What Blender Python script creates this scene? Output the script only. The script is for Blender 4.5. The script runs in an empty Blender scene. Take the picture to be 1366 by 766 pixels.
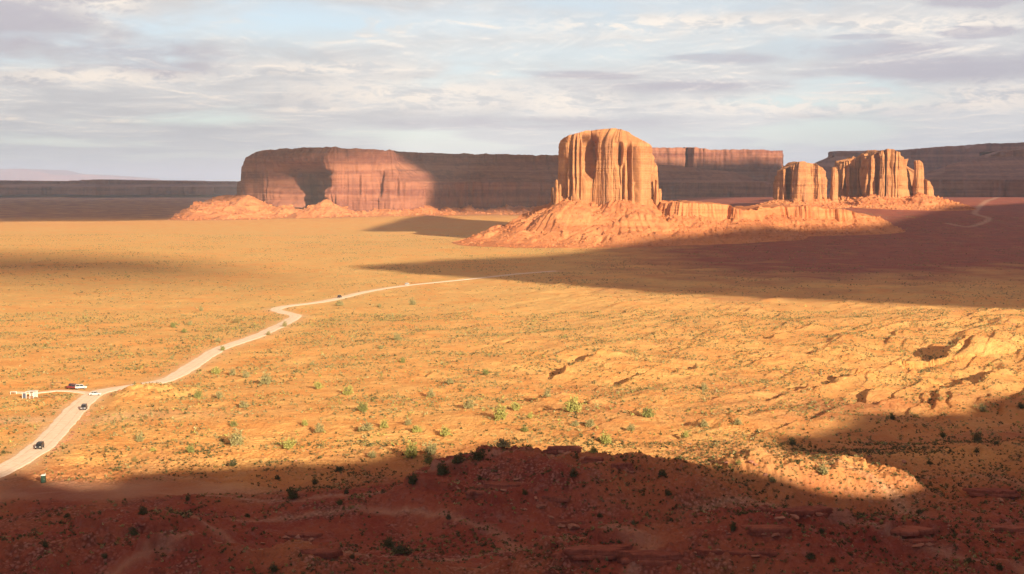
import bpy, bmesh, math, random
import numpy as np
from mathutils import Vector
R = math.radians
S = bpy.context.scene
C = S.collection
random.seed(7)
rng = np.random.default_rng(11)

# ---------------------------------------------------------------- camera, light, exposure
F, CU, CV = 1876.0, 683.0, 383.0          # focal length and centre of the photograph in its own pixels
CAMZ = 82.0
PITCH = math.atan(137.0 / F)
cam = bpy.data.objects.new('camera', bpy.data.cameras.new('camera'))
C.objects.link(cam)
cam.location = (0, 0, CAMZ)
cam.rotation_euler = (math.pi / 2 - PITCH, 0, 0)
cam.data.sensor_width = 36
cam.data.lens = F / 1366 * 36
cam.data.clip_start = 0.5
cam.data.clip_end = 200000
S.camera = cam
S.view_settings.view_transform = 'Standard'
S.view_settings.look = 'None'
S.view_settings.gamma = 1
S.view_settings.use_curve_mapping = False
S.view_settings.exposure = 1.12
S.cycles.use_denoising = True
S.cycles.max_bounces = 5
S.cycles.diffuse_bounces = 3
S.cycles.volume_bounces = 1

EL, AZ = R(17), R(30)                       # sun height, and how far right of straight behind the camera
SUNH = np.array([math.sin(AZ), -math.cos(AZ)])   # horizontal, towards the sun
TAN = math.tan(EL)
sl = bpy.data.lights.new('sun', 'SUN')
sl.energy = 5.0
sl.angle = R(0.5)
sl.color = (1.0, 0.79, 0.54)
sun = bpy.data.objects.new('sun', sl)
C.objects.link(sun)
sun.rotation_euler = Vector((SUNH[0] * math.cos(EL), SUNH[1] * math.cos(EL), math.sin(EL))).to_track_quat('Z', 'Y').to_euler()


class NT:
    def __init__(s, tree):
        s.t = tree
        s.n = tree.nodes
        s.l = tree.links

    def node(s, typ, **kw):
        nd = s.n.new(typ)
        for k, v in kw.items():
            if k == 'ins':
                for i, val in v.items():
                    s.set(nd.inputs[i], val)
            else:
                setattr(nd, k, v)
        return nd

    def set(s, sock, val):
        if hasattr(val, 'is_output') or isinstance(val, bpy.types.NodeSocket):
            s.l.new(val, sock)
        else:
            sock.default_value = val

    def math(s, op, a, b=0.0, c=0.0, clamp=False):
        nd = s.n.new('ShaderNodeMath')
        nd.operation = op
        nd.use_clamp = clamp
        s.set(nd.inputs[0], a)
        s.set(nd.inputs[1], b)
        s.set(nd.inputs[2], c)
        return nd.outputs[0]

    def noise(s, vec, scale, detail=6, rough=0.55, dist=0.0):
        nd = s.n.new('ShaderNodeTexNoise')
        s.set(nd.inputs['Vector'], vec)
        s.set(nd.inputs['Scale'], scale)
        nd.inputs['Detail'].default_value = detail
        nd.inputs['Roughness'].default_value = rough
        nd.inputs['Distortion'].default_value = dist
        return nd.outputs['Fac']

    def ramp(s, x, a, b, lo=0.0, hi=1.0, smooth=True):
        nd = s.n.new('ShaderNodeMapRange')
        nd.interpolation_type = 'SMOOTHSTEP' if smooth else 'LINEAR'
        s.set(nd.inputs[0], x)
        nd.inputs[1].default_value = a
        nd.inputs[2].default_value = b
        nd.inputs[3].default_value = lo
        nd.inputs[4].default_value = hi
        return nd.outputs[0]

    def mix(s, f, a, b, mode='MIX'):
        nd = s.n.new('ShaderNodeMix')
        nd.data_type = 'RGBA'
        nd.blend_type = mode
        s.set(nd.inputs[0], f)
        for sock, v in ((nd.inputs[6], a), (nd.inputs[7], b)):
            if isinstance(v, tuple) and len(v) == 3:
                v = (*v, 1)
            s.set(sock, v)
        return nd.outputs[2]

    def comb(s, x, y, z=0.0):
        nd = s.n.new('ShaderNodeCombineXYZ')
        for i, v in enumerate((x, y, z)):
            s.set(nd.inputs[i], v)
        return nd.outputs[0]


# ---------------------------------------------------------------- sky
W = bpy.data.worlds.new('World')
S.world = W
W.use_nodes = True
w = NT(W.node_tree)
w.n.clear()
out = w.node('ShaderNodeOutputWorld')
sky = w.node('ShaderNodeTexSky', sky_type='NISHITA', sun_disc=False)
sky.sun_elevation = EL
sky.sun_rotation = math.atan2(SUNH[0], SUNH[1])
sky.altitude = 1700
sky.air_density = 1.0
sky.dust_density = 1.5
tc = w.node('ShaderNodeTexCoord')
sep = w.node('ShaderNodeSeparateXYZ', ins={0: tc.outputs['Generated']})
X, Y, Z = sep.outputs
az = w.math('ARCTAN2', X, Y)                               # 0 straight ahead
hyp = w.math('SQRT', w.math('ADD', w.math('MULTIPLY', X, X), w.math('MULTIPLY', Y, Y)))
el = w.math('ARCTAN2', Z, hyp)
# cloud layer seen in perspective: the sheet closes up towards the horizon
inv = w.math('DIVIDE', 1.0, w.math('ADD', w.math('MAXIMUM', el, 0.0), 0.075))
lay = w.comb(w.math('MULTIPLY', az, w.math('MULTIPLY_ADD', inv, 0.55, 9.0)), w.math('MULTIPLY', inv, 1.55), 0.3)
lay2 = w.comb(w.math('MULTIPLY', az, w.math('MULTIPLY_ADD', inv, 0.55, 9.0)), w.math('MULTIPLY_ADD', inv, 1.55, 0.10), 0.3)
n1 = w.noise(lay, 1.15, 12, 0.62, 0.5)
n1b = w.noise(lay2, 1.15, 12, 0.62, 0.5)
n2 = w.noise(lay, 0.55, 5, 0.5, 0.2)
fine = w.noise(w.comb(w.math('MULTIPLY', az, 30.0), w.math('MULTIPLY', el, 95.0), 2.0), 1.5, 12, 0.66, 0.4)


def wblob(u, v, ru, rv, tilt=0.0, soft=0.55, jag=0.5):
    """soft-edged elongated patch of sky around one direction, edge broken up by noise"""
    a0, e0 = (u - CU) / F, (246 - v) / F
    da = w.math('DIVIDE', w.math('SUBTRACT', az, a0), ru / F)
    de0 = w.math('DIVIDE', w.math('SUBTRACT', el, e0), rv / F)
    de = w.math('MULTIPLY_ADD', da, tilt, de0)
    r = w.math('SQRT', w.math('ADD', w.math('MULTIPLY', da, da), w.math('MULTIPLY', de, de)))
    r = w.math('ADD', r, w.math('MULTIPLY', w.math('SUBTRACT', fine, 0.5), jag * 3.2))
    return w.ramp(r, 1.0 + soft * 0.5, 1.0 - soft * 0.8)


def wmax(lst):
    o = lst[0]
    for q in lst[1:]:
        o = w.math('MAXIMUM', o, q)
    return o


cover = w.ramp(n2, 0.28, 0.50)
blue_gap = wmax([wblob(900, 6, 260, 22, 0, 0.9), wblob(1150, 135, 90, 12, 0, 1.0, .4), wblob(620, 35, 240, 22, 0, 1.2), wblob(780, 75, 230, 18, 0, 1.2), wblob(1060, 70, 90, 14, 0, 1.0),
                 wblob(420, 50, 120, 20, 0, 1.2)])
cover = w.math('MULTIPLY', cover, w.math('MULTIPLY_ADD', blue_gap, -0.55, 1.0))
cover = w.math('MAXIMUM', cover, w.ramp(n1, 0.50, 0.66, 0, 0.9))
puff = w.ramp(w.math('SUBTRACT', n1, n1b), -0.03, 0.13)       # sides turned up to the light
bright = w.math('MULTIPLY', w.ramp(n1, 0.44, 0.64), puff)
rows = wmax([wblob(560, 128, 210, 26, 0.1, .9, .7), wblob(1060, 143, 230, 17, 0, .7, .7), wblob(760, 140, 90, 22, 0, .7, .7), wblob(1290, 140, 100, 24, 0, .9, .7), wblob(860, 38, 270, 18, 0, .8, .7),
             wblob(1200, 45, 200, 16, 0, .9, .7), wblob(150, 110, 160, 14, 0, .8, .8), wblob(170, 165, 60, 3, 0, .8, .3), wblob(35, 164, 40, 3, 0, .8, .3),
             wblob(420, 148, 70, 5, -.3, .8, .4), wblob(160, 12, 60, 30, 0, 1., .8), wblob(450, 95, 130, 12, 0, 1., .8)])
bright = w.math('MAXIMUM', bright, w.math('MULTIPLY', rows, w.ramp(fine, 0.42, 0.58)))
dark = wmax([wblob(1290, 10, 85, 17, -.2, .3, .25), wblob(1278, 56, 48, 9, 0, .4, .3), wblob(770, 102, 80, 6, .4, .5, .3), wblob(960, 82, 90, 8, .2, .6, .4),
             wblob(1150, 75, 120, 14, .0, .8, .5), wblob(1230, 100, 160, 20, 0, .9, .5), wblob(1130, 58, 45, 4, 0, .5, .3), wblob(40, 45, 140, 60, 0, 1.1, .5), wblob(190, 78, 120, 22, .0, 1.1, .6),
             wblob(230, 96, 70, 14, 0, 1.0, .5), wblob(930, 118, 150, 8, .1, .9, .5), wblob(720, 165, 200, 8, 0, 1., .5)])
cover = w.math('MAXIMUM', cover, w.math('MULTIPLY', dark, 0.8))
cover = w.math('MAXIMUM', cover, w.math('MULTIPLY', bright, 0.9), clamp=True)
ccol = w.mix(w.ramp(n1, 0.35, 0.62), (0.58, 0.585, 0.605), (0.69, 0.69, 0.69))
ccol = w.mix(w.math('MULTIPLY', dark, 0.85), ccol, (0.47, 0.45, 0.51))
ccol = w.mix(w.math('MULTIPLY', bright, w.math('MULTIPLY_ADD', dark, -0.5, 1.0), clamp=True), ccol, (0.93, 0.84, 0.75))
low = w.ramp(el, 0.055, 0.0)                                  # rain-grey air under the cloud base
ccol = w.mix(w.math('MULTIPLY', low, 0.8), ccol, (0.52, 0.555, 0.56))
cover = w.math('MAXIMUM', cover, w.math('MULTIPLY', low, 0.9))
SKYS, CLOUDS = 0.064, 0.545
b1 = w.node('ShaderNodeBackground', ins={0: w.mix(0.45, sky.outputs[0], (6.0, 6.3, 6.5)), 1: SKYS})
b2 = w.node('ShaderNodeBackground', ins={0: w.mix(w.ramp(el, 0.2, 0.5), ccol, (0.52, 0.56, 0.74)), 1: w.ramp(el, 0.15, 0.6, CLOUDS, CLOUDS * 1.0)})
mx = w.node('ShaderNodeMixShader', ins={0: cover, 1: b1.outputs[0], 2: b2.outputs[0]})
w.l.new(mx.outputs[0], out.inputs[0])

# ---------------------------------------------------------------- helpers
_P = np.random.default_rng(3).permutation(256).astype(np.int64)
_P = np.concatenate([_P, _P, _P])
_ang = np.random.default_rng(5).uniform(0, 2 * np.pi, 256)
_g2 = np.stack([np.cos(_ang), np.sin(_ang)], 1).astype(np.float32)
_g3 = np.random.default_rng(6).normal(size=(256, 3))
_g3 = (_g3 / np.linalg.norm(_g3, axis=1)[:, None]).astype(np.float32)


def n2d(x, y):
    x = np.asarray(x, dtype=np.float64)
    y = np.asarray(y, dtype=np.float64)
    x, y = np.broadcast_arrays(x, y)
    xi = np.floor(x).astype(np.int64)
    yi = np.floor(y).astype(np.int64)
    xf = (x - xi).astype(np.float32)
    yf = (y - yi).astype(np.float32)
    xi &= 255
    yi &= 255
    u = xf * xf * xf * (xf * (xf * 6 - 15) + 10)
    v = yf * yf * yf * (yf * (yf * 6 - 15) + 10)

    def g(a, b, dx, dy):
        k = _P[_P[(xi + a) & 255] + ((yi + b) & 255)]
        return _g2[k, 0] * dx + _g2[k, 1] * dy
    a = g(0, 0, xf, yf)
    b = g(1, 0, xf - 1, yf)
    c = g(0, 1, xf, yf - 1)
    d = g(1, 1, xf - 1, yf - 1)
    return 1.5 * ((a + u * (b - a)) * (1 - v) + (c + u * (d - c)) * v)


def n3d(x, y, z):
    x, y, z = np.broadcast_arrays(np.asarray(x, float), np.asarray(y, float), np.asarray(z, float))
    I = [np.floor(q).astype(np.int64) for q in (x, y, z)]
    f = [(q - i).astype(np.float32) for q, i in zip((x, y, z), I)]
    I = [i & 255 for i in I]
    s = [q * q * q * (q * (q * 6 - 15) + 10) for q in f]
    o = 0
    for a in (0, 1):
        wa = s[0] if a else 1 - s[0]
        for b in (0, 1):
            wb = s[1] if b else 1 - s[1]
            for c in (0, 1):
                wc = s[2] if c else 1 - s[2]
                k = _P[_P[_P[(I[0] + a) & 255] + ((I[1] + b) & 255)] + ((I[2] + c) & 255)]
                o = o + wa * wb * wc * (_g3[k, 0] * (f[0] - a) + _g3[k, 1] * (f[1] - b) + _g3[k, 2] * (f[2] - c))
    return 1.5 * o


def fbm(x, y, oct=4, gain=0.5):
    o, a = 0, 1.0
    for i in range(oct):
        o = o + a * n2d(x + 17.3 * i, y - 9.1 * i)
        x, y, a = x * 2.03, y * 2.03, a * gain
    return o


def ss(x, a, b):
    t = np.clip((np.asarray(x, float) - a) / (b - a), 0, 1)
    return t * t * (3 - 2 * t)


def at_y(u, v, y):
    """world point on the ray of pixel (u, v) at depth y"""
    cx, cy = (u - CU) / F, (CV - v) / F
    dy = math.cos(PITCH) + cy * math.sin(PITCH)
    dz = -math.sin(PITCH) + cy * math.cos(PITCH)
    return cx / dy * y, y, CAMZ + dz / dy * y


def X_(u, y, v=290):
    return at_y(u, v, y)[0]


def Z_(v, y):
    return at_y(CU, v, y)[2]


def mesh_np(name, co, quads, smooth=True):
    me = bpy.data.meshes.new(name)
    co = np.ascontiguousarray(co, dtype=np.float32)
    quads = np.ascontiguousarray(quads, dtype=np.int32)
    k = quads.shape[1]
    me.vertices.add(len(co))
    me.vertices.foreach_set('co', co.ravel())
    me.loops.add(quads.size)
    me.loops.foreach_set('vertex_index', quads.ravel())
    me.polygons.add(len(quads))
    me.polygons.foreach_set('loop_start', np.arange(0, quads.size, k, dtype=np.int32))
    me.polygons.foreach_set('loop_total', np.full(len(quads), k, dtype=np.int32))
    me.update(calc_edges=True)
    me.polygons.foreach_set('use_smooth', np.full(len(quads), smooth, dtype=bool))
    return me


def link(name, me, mat=None, parent=None):
    o = bpy.data.objects.new(name, me)
    C.objects.link(o)
    if mat is not None:
        me.materials.append(mat)
    if parent is not None:
        o.parent = parent
    return o


def empty(name, loc=(0, 0, 0), rz=0.0):
    o = bpy.data.objects.new(name, None)
    C.objects.link(o)
    o.location = loc
    o.rotation_euler = (0, 0, rz)
    return o


def tag(o, label=None, cat=None, group=None, kind=None):
    for k, v in (('label', label), ('category', cat), ('group', group), ('kind', kind)):
        if v:
            o[k] = v
    return o


def grid_quads(nr, nc, wrap=False):
    i = np.arange(nr - 1)[:, None]
    j = np.arange(nc if wrap else nc - 1)[None, :]
    j2 = (j + 1) % nc
    return np.stack([i * nc + j, i * nc + j2, (i + 1) * nc + j2, (i + 1) * nc + j], -1).reshape(-1, 4)


def vcol(me, name, arr):
    a = me.attributes.new(name, 'FLOAT_COLOR', 'POINT')
    arr = np.asarray(arr, dtype=np.float32)
    full = np.ones((len(arr), 4), dtype=np.float32)
    full[:, :arr.shape[1]] = arr
    a.data.foreach_set('color', full.ravel())


def new_mat(name, rough=0.95):
    m = bpy.data.materials.new(name)
    m.use_nodes = True
    t = NT(m.node_tree)
    b = m.node_tree.nodes['Principled BSDF']
    b.inputs['Roughness'].default_value = rough
    b.inputs['Specular IOR Level'].default_value = 0.1
    return m, t, b


def plain(name, col, rough=0.8, var=0.12, scale=3.0, spec=0.2, metal=0.0):
    m, t, b = new_mat(name, rough)
    g = t.node('ShaderNodeNewGeometry')
    n = t.noise(g.outputs['Position'], scale, 4)
    c = t.mix(t.ramp(n, 0.3, 0.7), tuple(q * (1 - var) for q in col), tuple(min(1, q * (1 + var)) for q in col))
    t.l.new(c, b.inputs['Base Color'])
    b.inputs['Specular IOR Level'].default_value = spec
    b.inputs['Metallic'].default_value = metal
    return m


# ---------------------------------------------------------------- roads (plan lines traced on the flat valley floor)
def flat_pt(u, v, z=0.0):
    x, y, zz = at_y(u, v, 1.0)
    t = (z - CAMZ) / (zz - CAMZ)
    return x * t, t


def path(pts, step=4.0):
    p = np.array([flat_pt(u, v) for u, v in pts])
    t = np.arange(len(p))
    # Catmull-Rom through the traced points
    res = []
    for i in range(len(p) - 1):
        p0, p1, p2, p3 = p[max(i - 1, 0)], p[i], p[i + 1], p[min(i + 2, len(p) - 1)]
        n = max(2, int(np.linalg.norm(p2 - p1) / step))
        s = np.linspace(0, 1, n, endpoint=False)[:, None]
        res.append(0.5 * ((2 * p1) + (-p0 + p2) * s + (2 * p0 - 5 * p1 + 4 * p2 - p3) * s ** 2 + (-p0 + 3 * p1 - 3 * p2 + p3) * s ** 3))
    return np.concatenate(res + [p[-1:]])


ROAD = path([(-160, 700), (-80, 664), (0, 630), (50, 600), (78, 573), (98, 550), (115, 534), (132, 524), (165, 518), (205, 512), (228, 506), (252, 492), (275, 477), (292, 467), (315, 459), (342, 450),
             (366, 438), (386, 426), (394, 419), (380, 415), (368, 411), (382, 407), (425, 402), (455, 396), (485, 389), (540, 380), (600, 374), (660, 369), (740, 362)], 3.0)
SPUR = path([(122, 526), (100, 523), (75, 522), (48, 525), (20, 524)], 3.0)
TRACK = path([(1262, 319), (1290, 321), (1312, 318), (1318, 315), (1300, 312), (1308, 306), (1322, 300), (1331, 296)], 6.0)


def dist_path(x, y, P, maxd=60.0):
    """distance of every point to a polyline (only computed near it)"""
    d = np.full(x.shape, 1e9)
    lo, hi = P.min(0) - maxd, P.max(0) + maxd
    sel = np.where((x > lo[0]) & (x < hi[0]) & (y > lo[1]) & (y < hi[1]))
    xs, ys = x[sel], y[sel]
    best = np.full(xs.shape, 1e18)
    for i in range(0, len(P) - 1):
        a, b = P[i], P[i + 1]
        ab = b - a
        m = np.abs(ys - (a[1] + b[1]) / 2) < maxd + np.linalg.norm(ab)
        t = np.clip(((xs[m] - a[0]) * ab[0] + (ys[m] - a[1]) * ab[1]) / (ab @ ab + 1e-9), 0, 1)
        dd = (xs[m] - a[0] - t * ab[0]) ** 2 + (ys[m] - a[1] - t * ab[1]) ** 2
        best[m] = np.minimum(best[m], dd)
    d[sel] = np.sqrt(best)
    return d


# ---------------------------------------------------------------- the terrain height function
def bump(x, y, cx, cy, rx, ry, rot=0.0, p=1.0):
    c, s = math.cos(rot), math.sin(rot)
    dx, dy = x - cx, y - cy
    a, b = (dx * c + dy * s) / rx, (-dx * s + dy * c) / ry
    return np.exp(-(a * a + b * b) ** p)


# wash banks seen in the photograph: plan lines and heights, each breaking down on its far side
SCARPS = [([(1232, 492), (1262, 482), (1300, 468), (1335, 460), (1366, 455), (1400, 450)], 11), ([(1095, 513), (1130, 510), (1165, 500), (1200, 491), (1228, 496)], 8),
          ([(1080, 478), (1105, 470), (1138, 465)], 7), ([(1022, 541), (1050, 530), (1075, 521), (1092, 515)], 4), ([(725, 508), (760, 495), (798, 481), (815, 475)], 8), ([(810, 517), (850, 510), (885, 501)], 5),
          ([(900, 503), (935, 494)], 4), ([(703, 541), (742, 528)], 4), ([(1262, 524), (1300, 507), (1338, 489)], 5.5), ([(1285, 528), (1330, 508), (1370, 493)], 6), ([(780, 548), (805, 540)], 3.5),
          ([(915, 573), (945, 566), (990, 562)], 4.5), ([(620, 474), (705, 455)], 4), ([(880, 471), (965, 452)], 5), ([(955, 486), (1045, 470)], 5), ([(1165, 545), (1200, 538)], 4), ([(1140, 450), (1230, 434)], 5),
          ([(560, 505), (600, 495)], 2.5), ([(840, 556), (885, 553)], 4), ([(1010, 455), (1090, 437)], 4), ([(1250, 440), (1340, 425)], 5), ([(660, 500), (700, 490)], 3)]


def terrain(x, y):
    x = np.asarray(x, float)
    y = np.asarray(y, float)
    r = np.hypot(x, y)
    h = 2.6 * fbm(x / 520, y / 520, 3) * ss(r, 350, 900)
    # valley floor climbs to the foot of the buttes on the right
    h = h + 45 * ss(y - 0.25 * x, 1350, 2550) * ss(x, 60, 520) * (1 - 0.25 * ss(y, 3000, 4200))
    h = h + 9 * ss(y, 2300, 3300) * ss(x, -900, 0) * (1 - ss(y, 5000, 8000))
    # washes and low ridges running away to the right
    al, pe = x * 0.52 + y * 0.854, x * 0.854 - y * 0.52
    wx = fbm(x / 140, y / 140, 2) * 22
    zone = ss(x + 0.12 * y, -30, 190) * ss(y, 395, 500) * (1 - ss(y, 900, 1500))
    zone2 = 0.25 + 0.75 * ss(pe, -260, 60)
    rd = 1 - np.abs(n2d((pe + wx) / 44, al / 190)) * 2.0
    rd2 = 1 - np.abs(n2d((pe + wx) / 15 + 31, al / 60)) * 2.0
    h = h + zone * zone2 * (1.5 * (rd - 0.3) + 1.0 * (rd2 - 0.4))
    # wash banks: the ground climbs gently away and breaks down on its far left side
    w2 = wx * 0.55 + 2.6 * fbm(x / 22, y / 22, 3)

    def banks(L, A, off, lo, hi):
        q_ = -(pe + w2) / L + off
        f_ = q_ - np.floor(q_)
        cell = np.floor(q_)
        am = ss(n2d(al / (L * 3.2) + cell * 7.31, cell * 3.7 + 0.5), lo, hi)
        return A * am * f_ * (1 - ss(f_, 0.89, 0.985)) * 1.1
    h = h + zone * zone2 * (banks(64, 6.5, 0.2, -0.15, 0.25) + banks(25, 4.4, 0.6, -0.2, 0.25) + banks(10, 1.7, 0.1, -0.25, 0.3))
    for (pts_, A_) in SCARPS:
        P_ = np.array([flat_pt(*q) for q in pts_])
        c0, c1 = P_.min(0) - 60, P_.max(0) + 60
        sel = np.where((x > c0[0]) & (x < c1[0]) & (y > c0[1]) & (y < c1[1]))
        if not len(sel[0]):
            continue
        xs, ys = x[sel], y[sel]
        jx = xs + 3.2 * n2d(xs / 13, ys / 13) + 1.2 * n2d(xs / 4, ys / 4)
        jy = ys + 3.2 * n2d(xs / 13 + 5, ys / 13) + 1.2 * n2d(xs / 4 + 5, ys / 4)
        best = np.full(xs.shape, 1e9)
        side = np.zeros(xs.shape)
        par = np.zeros(xs.shape)
        Ls = np.linalg.norm(np.diff(P_, axis=0), axis=1)
        acc = 0
        for i_ in range(len(P_) - 1):
            a, b = P_[i_], P_[i_ + 1]
            ab = b - a
            t_ = np.clip(((jx - a[0]) * ab[0] + (jy - a[1]) * ab[1]) / (ab @ ab), 0, 1)
            dx, dy = jx - a[0] - t_ * ab[0], jy - a[1] - t_ * ab[1]
            dd = np.hypot(dx, dy)
            m = dd < best
            best[m] = dd[m]
            side[m] = np.sign(dx * ab[1] - dy * ab[0])[m]     # + on the near (right-hand) side
            par[m] = ((acc + t_ * Ls[i_]) / Ls.sum())[m]
            acc += Ls[i_]
        sd = best * side
        taper = ss(par, 0, 0.3) * (1 - ss(par, 0.78, 1.0)) * (0.75 + 0.5 * n2d(par * 7 + A_, par * 0))
        up = np.exp(-np.maximum(sd, 0) / (A_ * 3.4)) * 0.55 * ss(sd, -1.5, 2.0)
        dn = -np.exp(-np.maximum(-sd, 0) / (A_ * 2.6)) * 0.6 * (1 - ss(sd, -1.5, 2.0))
        h[sel] = h[sel] + A_ * taper * (up + dn)
    lz = ss(y, 330, 430) * (1 - ss(y, 1400, 2200))
    h = h + lz * (0.9 * fbm(x / 48, y / 48, 3) + 0.34 * fbm(x / 9, y / 9, 3) * (1 - ss(y, 600, 1100)) + 0.22 * np.abs(n2d(x / 2.6, y / 2.6)) * (1 - ss(y, 450, 700)))
    # rise in front of the road's hidden stretch
    h = h + 3.9 * bump(x, y, X_(182, 538), 538, 24, 17, 0.15) * (1 + 0.5 * fbm(x / 8, y / 8, 3))
    h = h + 3.0 * bump(x, y, X_(330, 500), 500, 50, 40)
    h = h + 2.5 * bump(x, y, X_(640, 470), 470, 50, 45)
    # foreground, below the viewpoint
    fg = 0
    fg = fg + 11.0 * bump(x, y, X_(770, 352, 600), 352, 50, 22, -0.10, 1.6)
    fg = fg + 1.5 * bump(x, y, X_(690, 375, 600), 372, 34, 26)
    fg = fg + 9.5 * bump(x, y, X_(1080, 362, 600), 358, 27, 14, 0.05, 1.9)
    fg = fg + 10 * bump(x, y, X_(1300, 262, 700), 262, 75, 40, 0.2, 1.3)
    fg = fg + 5 * bump(x, y, X_(980, 280, 700), 276, 55, 26, 0.1, 1.3)
    fg = fg + 6.5 * bump(x, y, X_(190, 318, 690), 316, 24, 15, 0.2)
    fg = fg + 9.5 * bump(x, y, X_(40, 275, 740), 272, 34, 22)
    fg = fg + 8.0 * bump(x, y, X_(400, 272, 740), 270, 34, 18, -0.1, 1.4)
    fg = fg + 5.5 * bump(x, y, X_(860, 262, 740), 262, 40, 14, 0.1, 1.8)
    fg = fg + 6 * bump(x, y, X_(1330, 395, 600), 395, 45, 26)
    fm = 1 - ss(y, 385, 470)
    fg = fg + fm * (1.6 * fbm(x / 34 + 4, y / 34, 4) + 0.5 * fbm(x / 6, y / 6, 3))
    rough_zone = np.clip(fg / 10, 0, 1)
    rid = 1 - np.abs(n2d(x / 21 + 9, y / 21)) * 2
    fg = fg + fm * rough_zone * 2.2 * (rid - 0.4)
    # bedded rock: the slope steps down in ledges
    st = 2.6
    warp = 0.6 * n2d(x / 40, y / 40) + 0.25 * n2d(x / 11, y / 11)
    q = (fg + warp) / st
    fl = np.floor(q)
    fr = q - fl
    terr = (fl + ss(fr, 0.0, 0.16) * 0.85 + fr * 0.15) * st - warp
    led = ss(n2d(x / 45 + 60, y / 30 + 2), -0.12, 0.22) * ss(fg, 2.5, 6) * fm
    fg = fg * (1 - led) + terr * led
    # small hummocks and stones
    fg = fg + fm * (0.30 + 0.5 * rough_zone) * np.abs(n2d(x / 1.9, y / 1.9)) + fm * 0.22 * n2d(x / 0.9, y / 0.9) + fm * rough_zone * 0.9 * np.abs(n2d(x / 4.5, y / 4.5 + 8))
    h = h + fg
    # pull the ground smooth under the roads
    hs = 2.6 * fbm(x / 520, y / 520, 3) * ss(r, 350, 900)
    d = np.minimum(dist_path(x, y, ROAD), dist_path(x, y, SPUR))
    wroad = 1 - ss(d, 5.5, 17)
    rise = 3.2 * bump(x, y, X_(190, 545), 545, 50, 20)
    h = h * (1 - wroad) + (hs + 0.2) * wroad
    pull = bump(x, y, X_(110, 372, 655), 372, 45, 11, 0, 2)
    h = h * (1 - pull) + 0.2 * pull
    # the bluff the picture is taken from: level top behind, steep towards the valley
    rr = np.hypot(x * 0.55, y) * (y > 0) + np.where(y > 0, 0, np.abs(x) * 0.12)
    bluff = 79.4 - 0.72 * np.maximum(rr - 1.5, 0)
    k = 6.0
    hb = np.maximum(h, bluff)
    return hb


# columns a pixel apart inside the view, coarse outside it; rows half a pixel apart
uu = np.arange(-150, 1520, 1.25)
th_in = np.arctan((uu - CU) / F)
th_r = np.linspace(th_in[-1], math.pi, 120)[1:]
th_l = np.linspace(-math.pi, th_in[0], 120)[:-1]
TH = np.concatenate([th_l, th_in, th_r])
near = np.linspace(4, 212, 60, endpoint=False)
mid = np.arange(212, 470, 0.42)
vv = np.arange(246 + CAMZ * F / 470, 246.9, -0.5)
far = CAMZ * F / (vv - 246)
far = far[far > 470.3]
RR = np.concatenate([near, mid, far[far < 40000], [45000, 60000]])
GX = RR[:, None] * np.sin(TH)[None, :]
GY = RR[:, None] * np.cos(TH)[None, :]
GZ = terrain(GX, GY)
nR, nT = GX.shape
lRR = RR


def ground(x, y):
    """height of the terrain sheet itself (interpolated on its own grid)"""
    x = np.asarray(x, float)
    y = np.asarray(y, float)
    r = np.hypot(x, y)
    t = np.arctan2(x, y)
    i = np.clip(np.searchsorted(RR, r) - 1, 0, nR - 2)
    j = np.clip(np.searchsorted(TH, t) - 1, 0, nT - 2)
    a = np.clip((r - RR[i]) / (RR[i + 1] - RR[i]), 0, 1)
    b = np.clip((t - TH[j]) / (TH[j + 1] - TH[j]), 0, 1)
    return (GZ[i, j] * (1 - a) + GZ[i + 1, j] * a) * (1 - b) + (GZ[i, j + 1] * (1 - a) + GZ[i + 1, j + 1] * a) * b


def pick(u, v, r0=225.0, r1=20000.0):
    """first point of the terrain met by the ray of pixel (u, v)"""
    x1, y1, z1 = at_y(u, v, 1.0)
    k = (z1 - CAMZ)
    y = np.geomspace(r0, r1, 5000)
    g = ground(x1 * y, y)
    below = (CAMZ + k * y) < g
    if not below.any():
        return x1 * r1, r1, 0.0
    i = int(np.argmax(below))
    if i == 0:
        return x1 * y[0], y[0], g[0]
    a, b = y[i - 1], y[i]
    for _ in range(18):
        m = (a + b) / 2
        if CAMZ + k * m < ground(x1 * m, m):
            b = m
        else:
            a = m
    return x1 * b, b, float(ground(x1 * b, b))


# ---------------------------------------------------------------- ground material
gm, t, bs = new_mat('desert_soil', 0.97)
geo = t.node('ShaderNodeNewGeometry')
P = geo.outputs['Position']
at1 = t.node('ShaderNodeAttribute', attribute_name='land')
sp = t.node('ShaderNodeSeparateColor', ins={0: at1.outputs['Color']})
veg, pale, red = sp.outputs
na = t.noise(P, 0.010, 6, 0.6)
nb = t.noise(P, 0.055, 8, 0.65)
nc = t.noise(P, 0.9, 6, 0.7)
nd_ = t.noise(P, 0.25, 8, 0.7)
sand = t.mix(t.ramp(nb, 0.35, 0.65), (0.72, 0.33, 0.105), (0.79, 0.45, 0.16))
grass = t.mix(t.ramp(nd_, 0.4, 0.62), (0.75, 0.46, 0.17), (0.60, 0.41, 0.16))
vg = t.math('MULTIPLY', veg, t.ramp(t.math('MULTIPLY_ADD', na, 0.5, t.math('MULTIPLY', nb, 0.5)), 0.34, 0.56), clamp=True)
vg = t.math('MAXIMUM', vg, t.math('MULTIPLY', veg, 0.35))
col = t.mix(vg, sand, grass)
redc = t.mix(t.ramp(nb, 0.36, 0.64), (0.28, 0.070, 0.048), (0.36, 0.110, 0.064))  # red soil, darkened in colour to deepen the shaded ground
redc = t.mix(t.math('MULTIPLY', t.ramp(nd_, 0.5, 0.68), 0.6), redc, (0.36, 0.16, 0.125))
vo = t.node('ShaderNodeTexVoronoi', ins={'Vector': P, 'Scale': 1.1})
vo2 = t.node('ShaderNodeTexVoronoi', ins={'Vector': P, 'Scale': 0.45})
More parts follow.
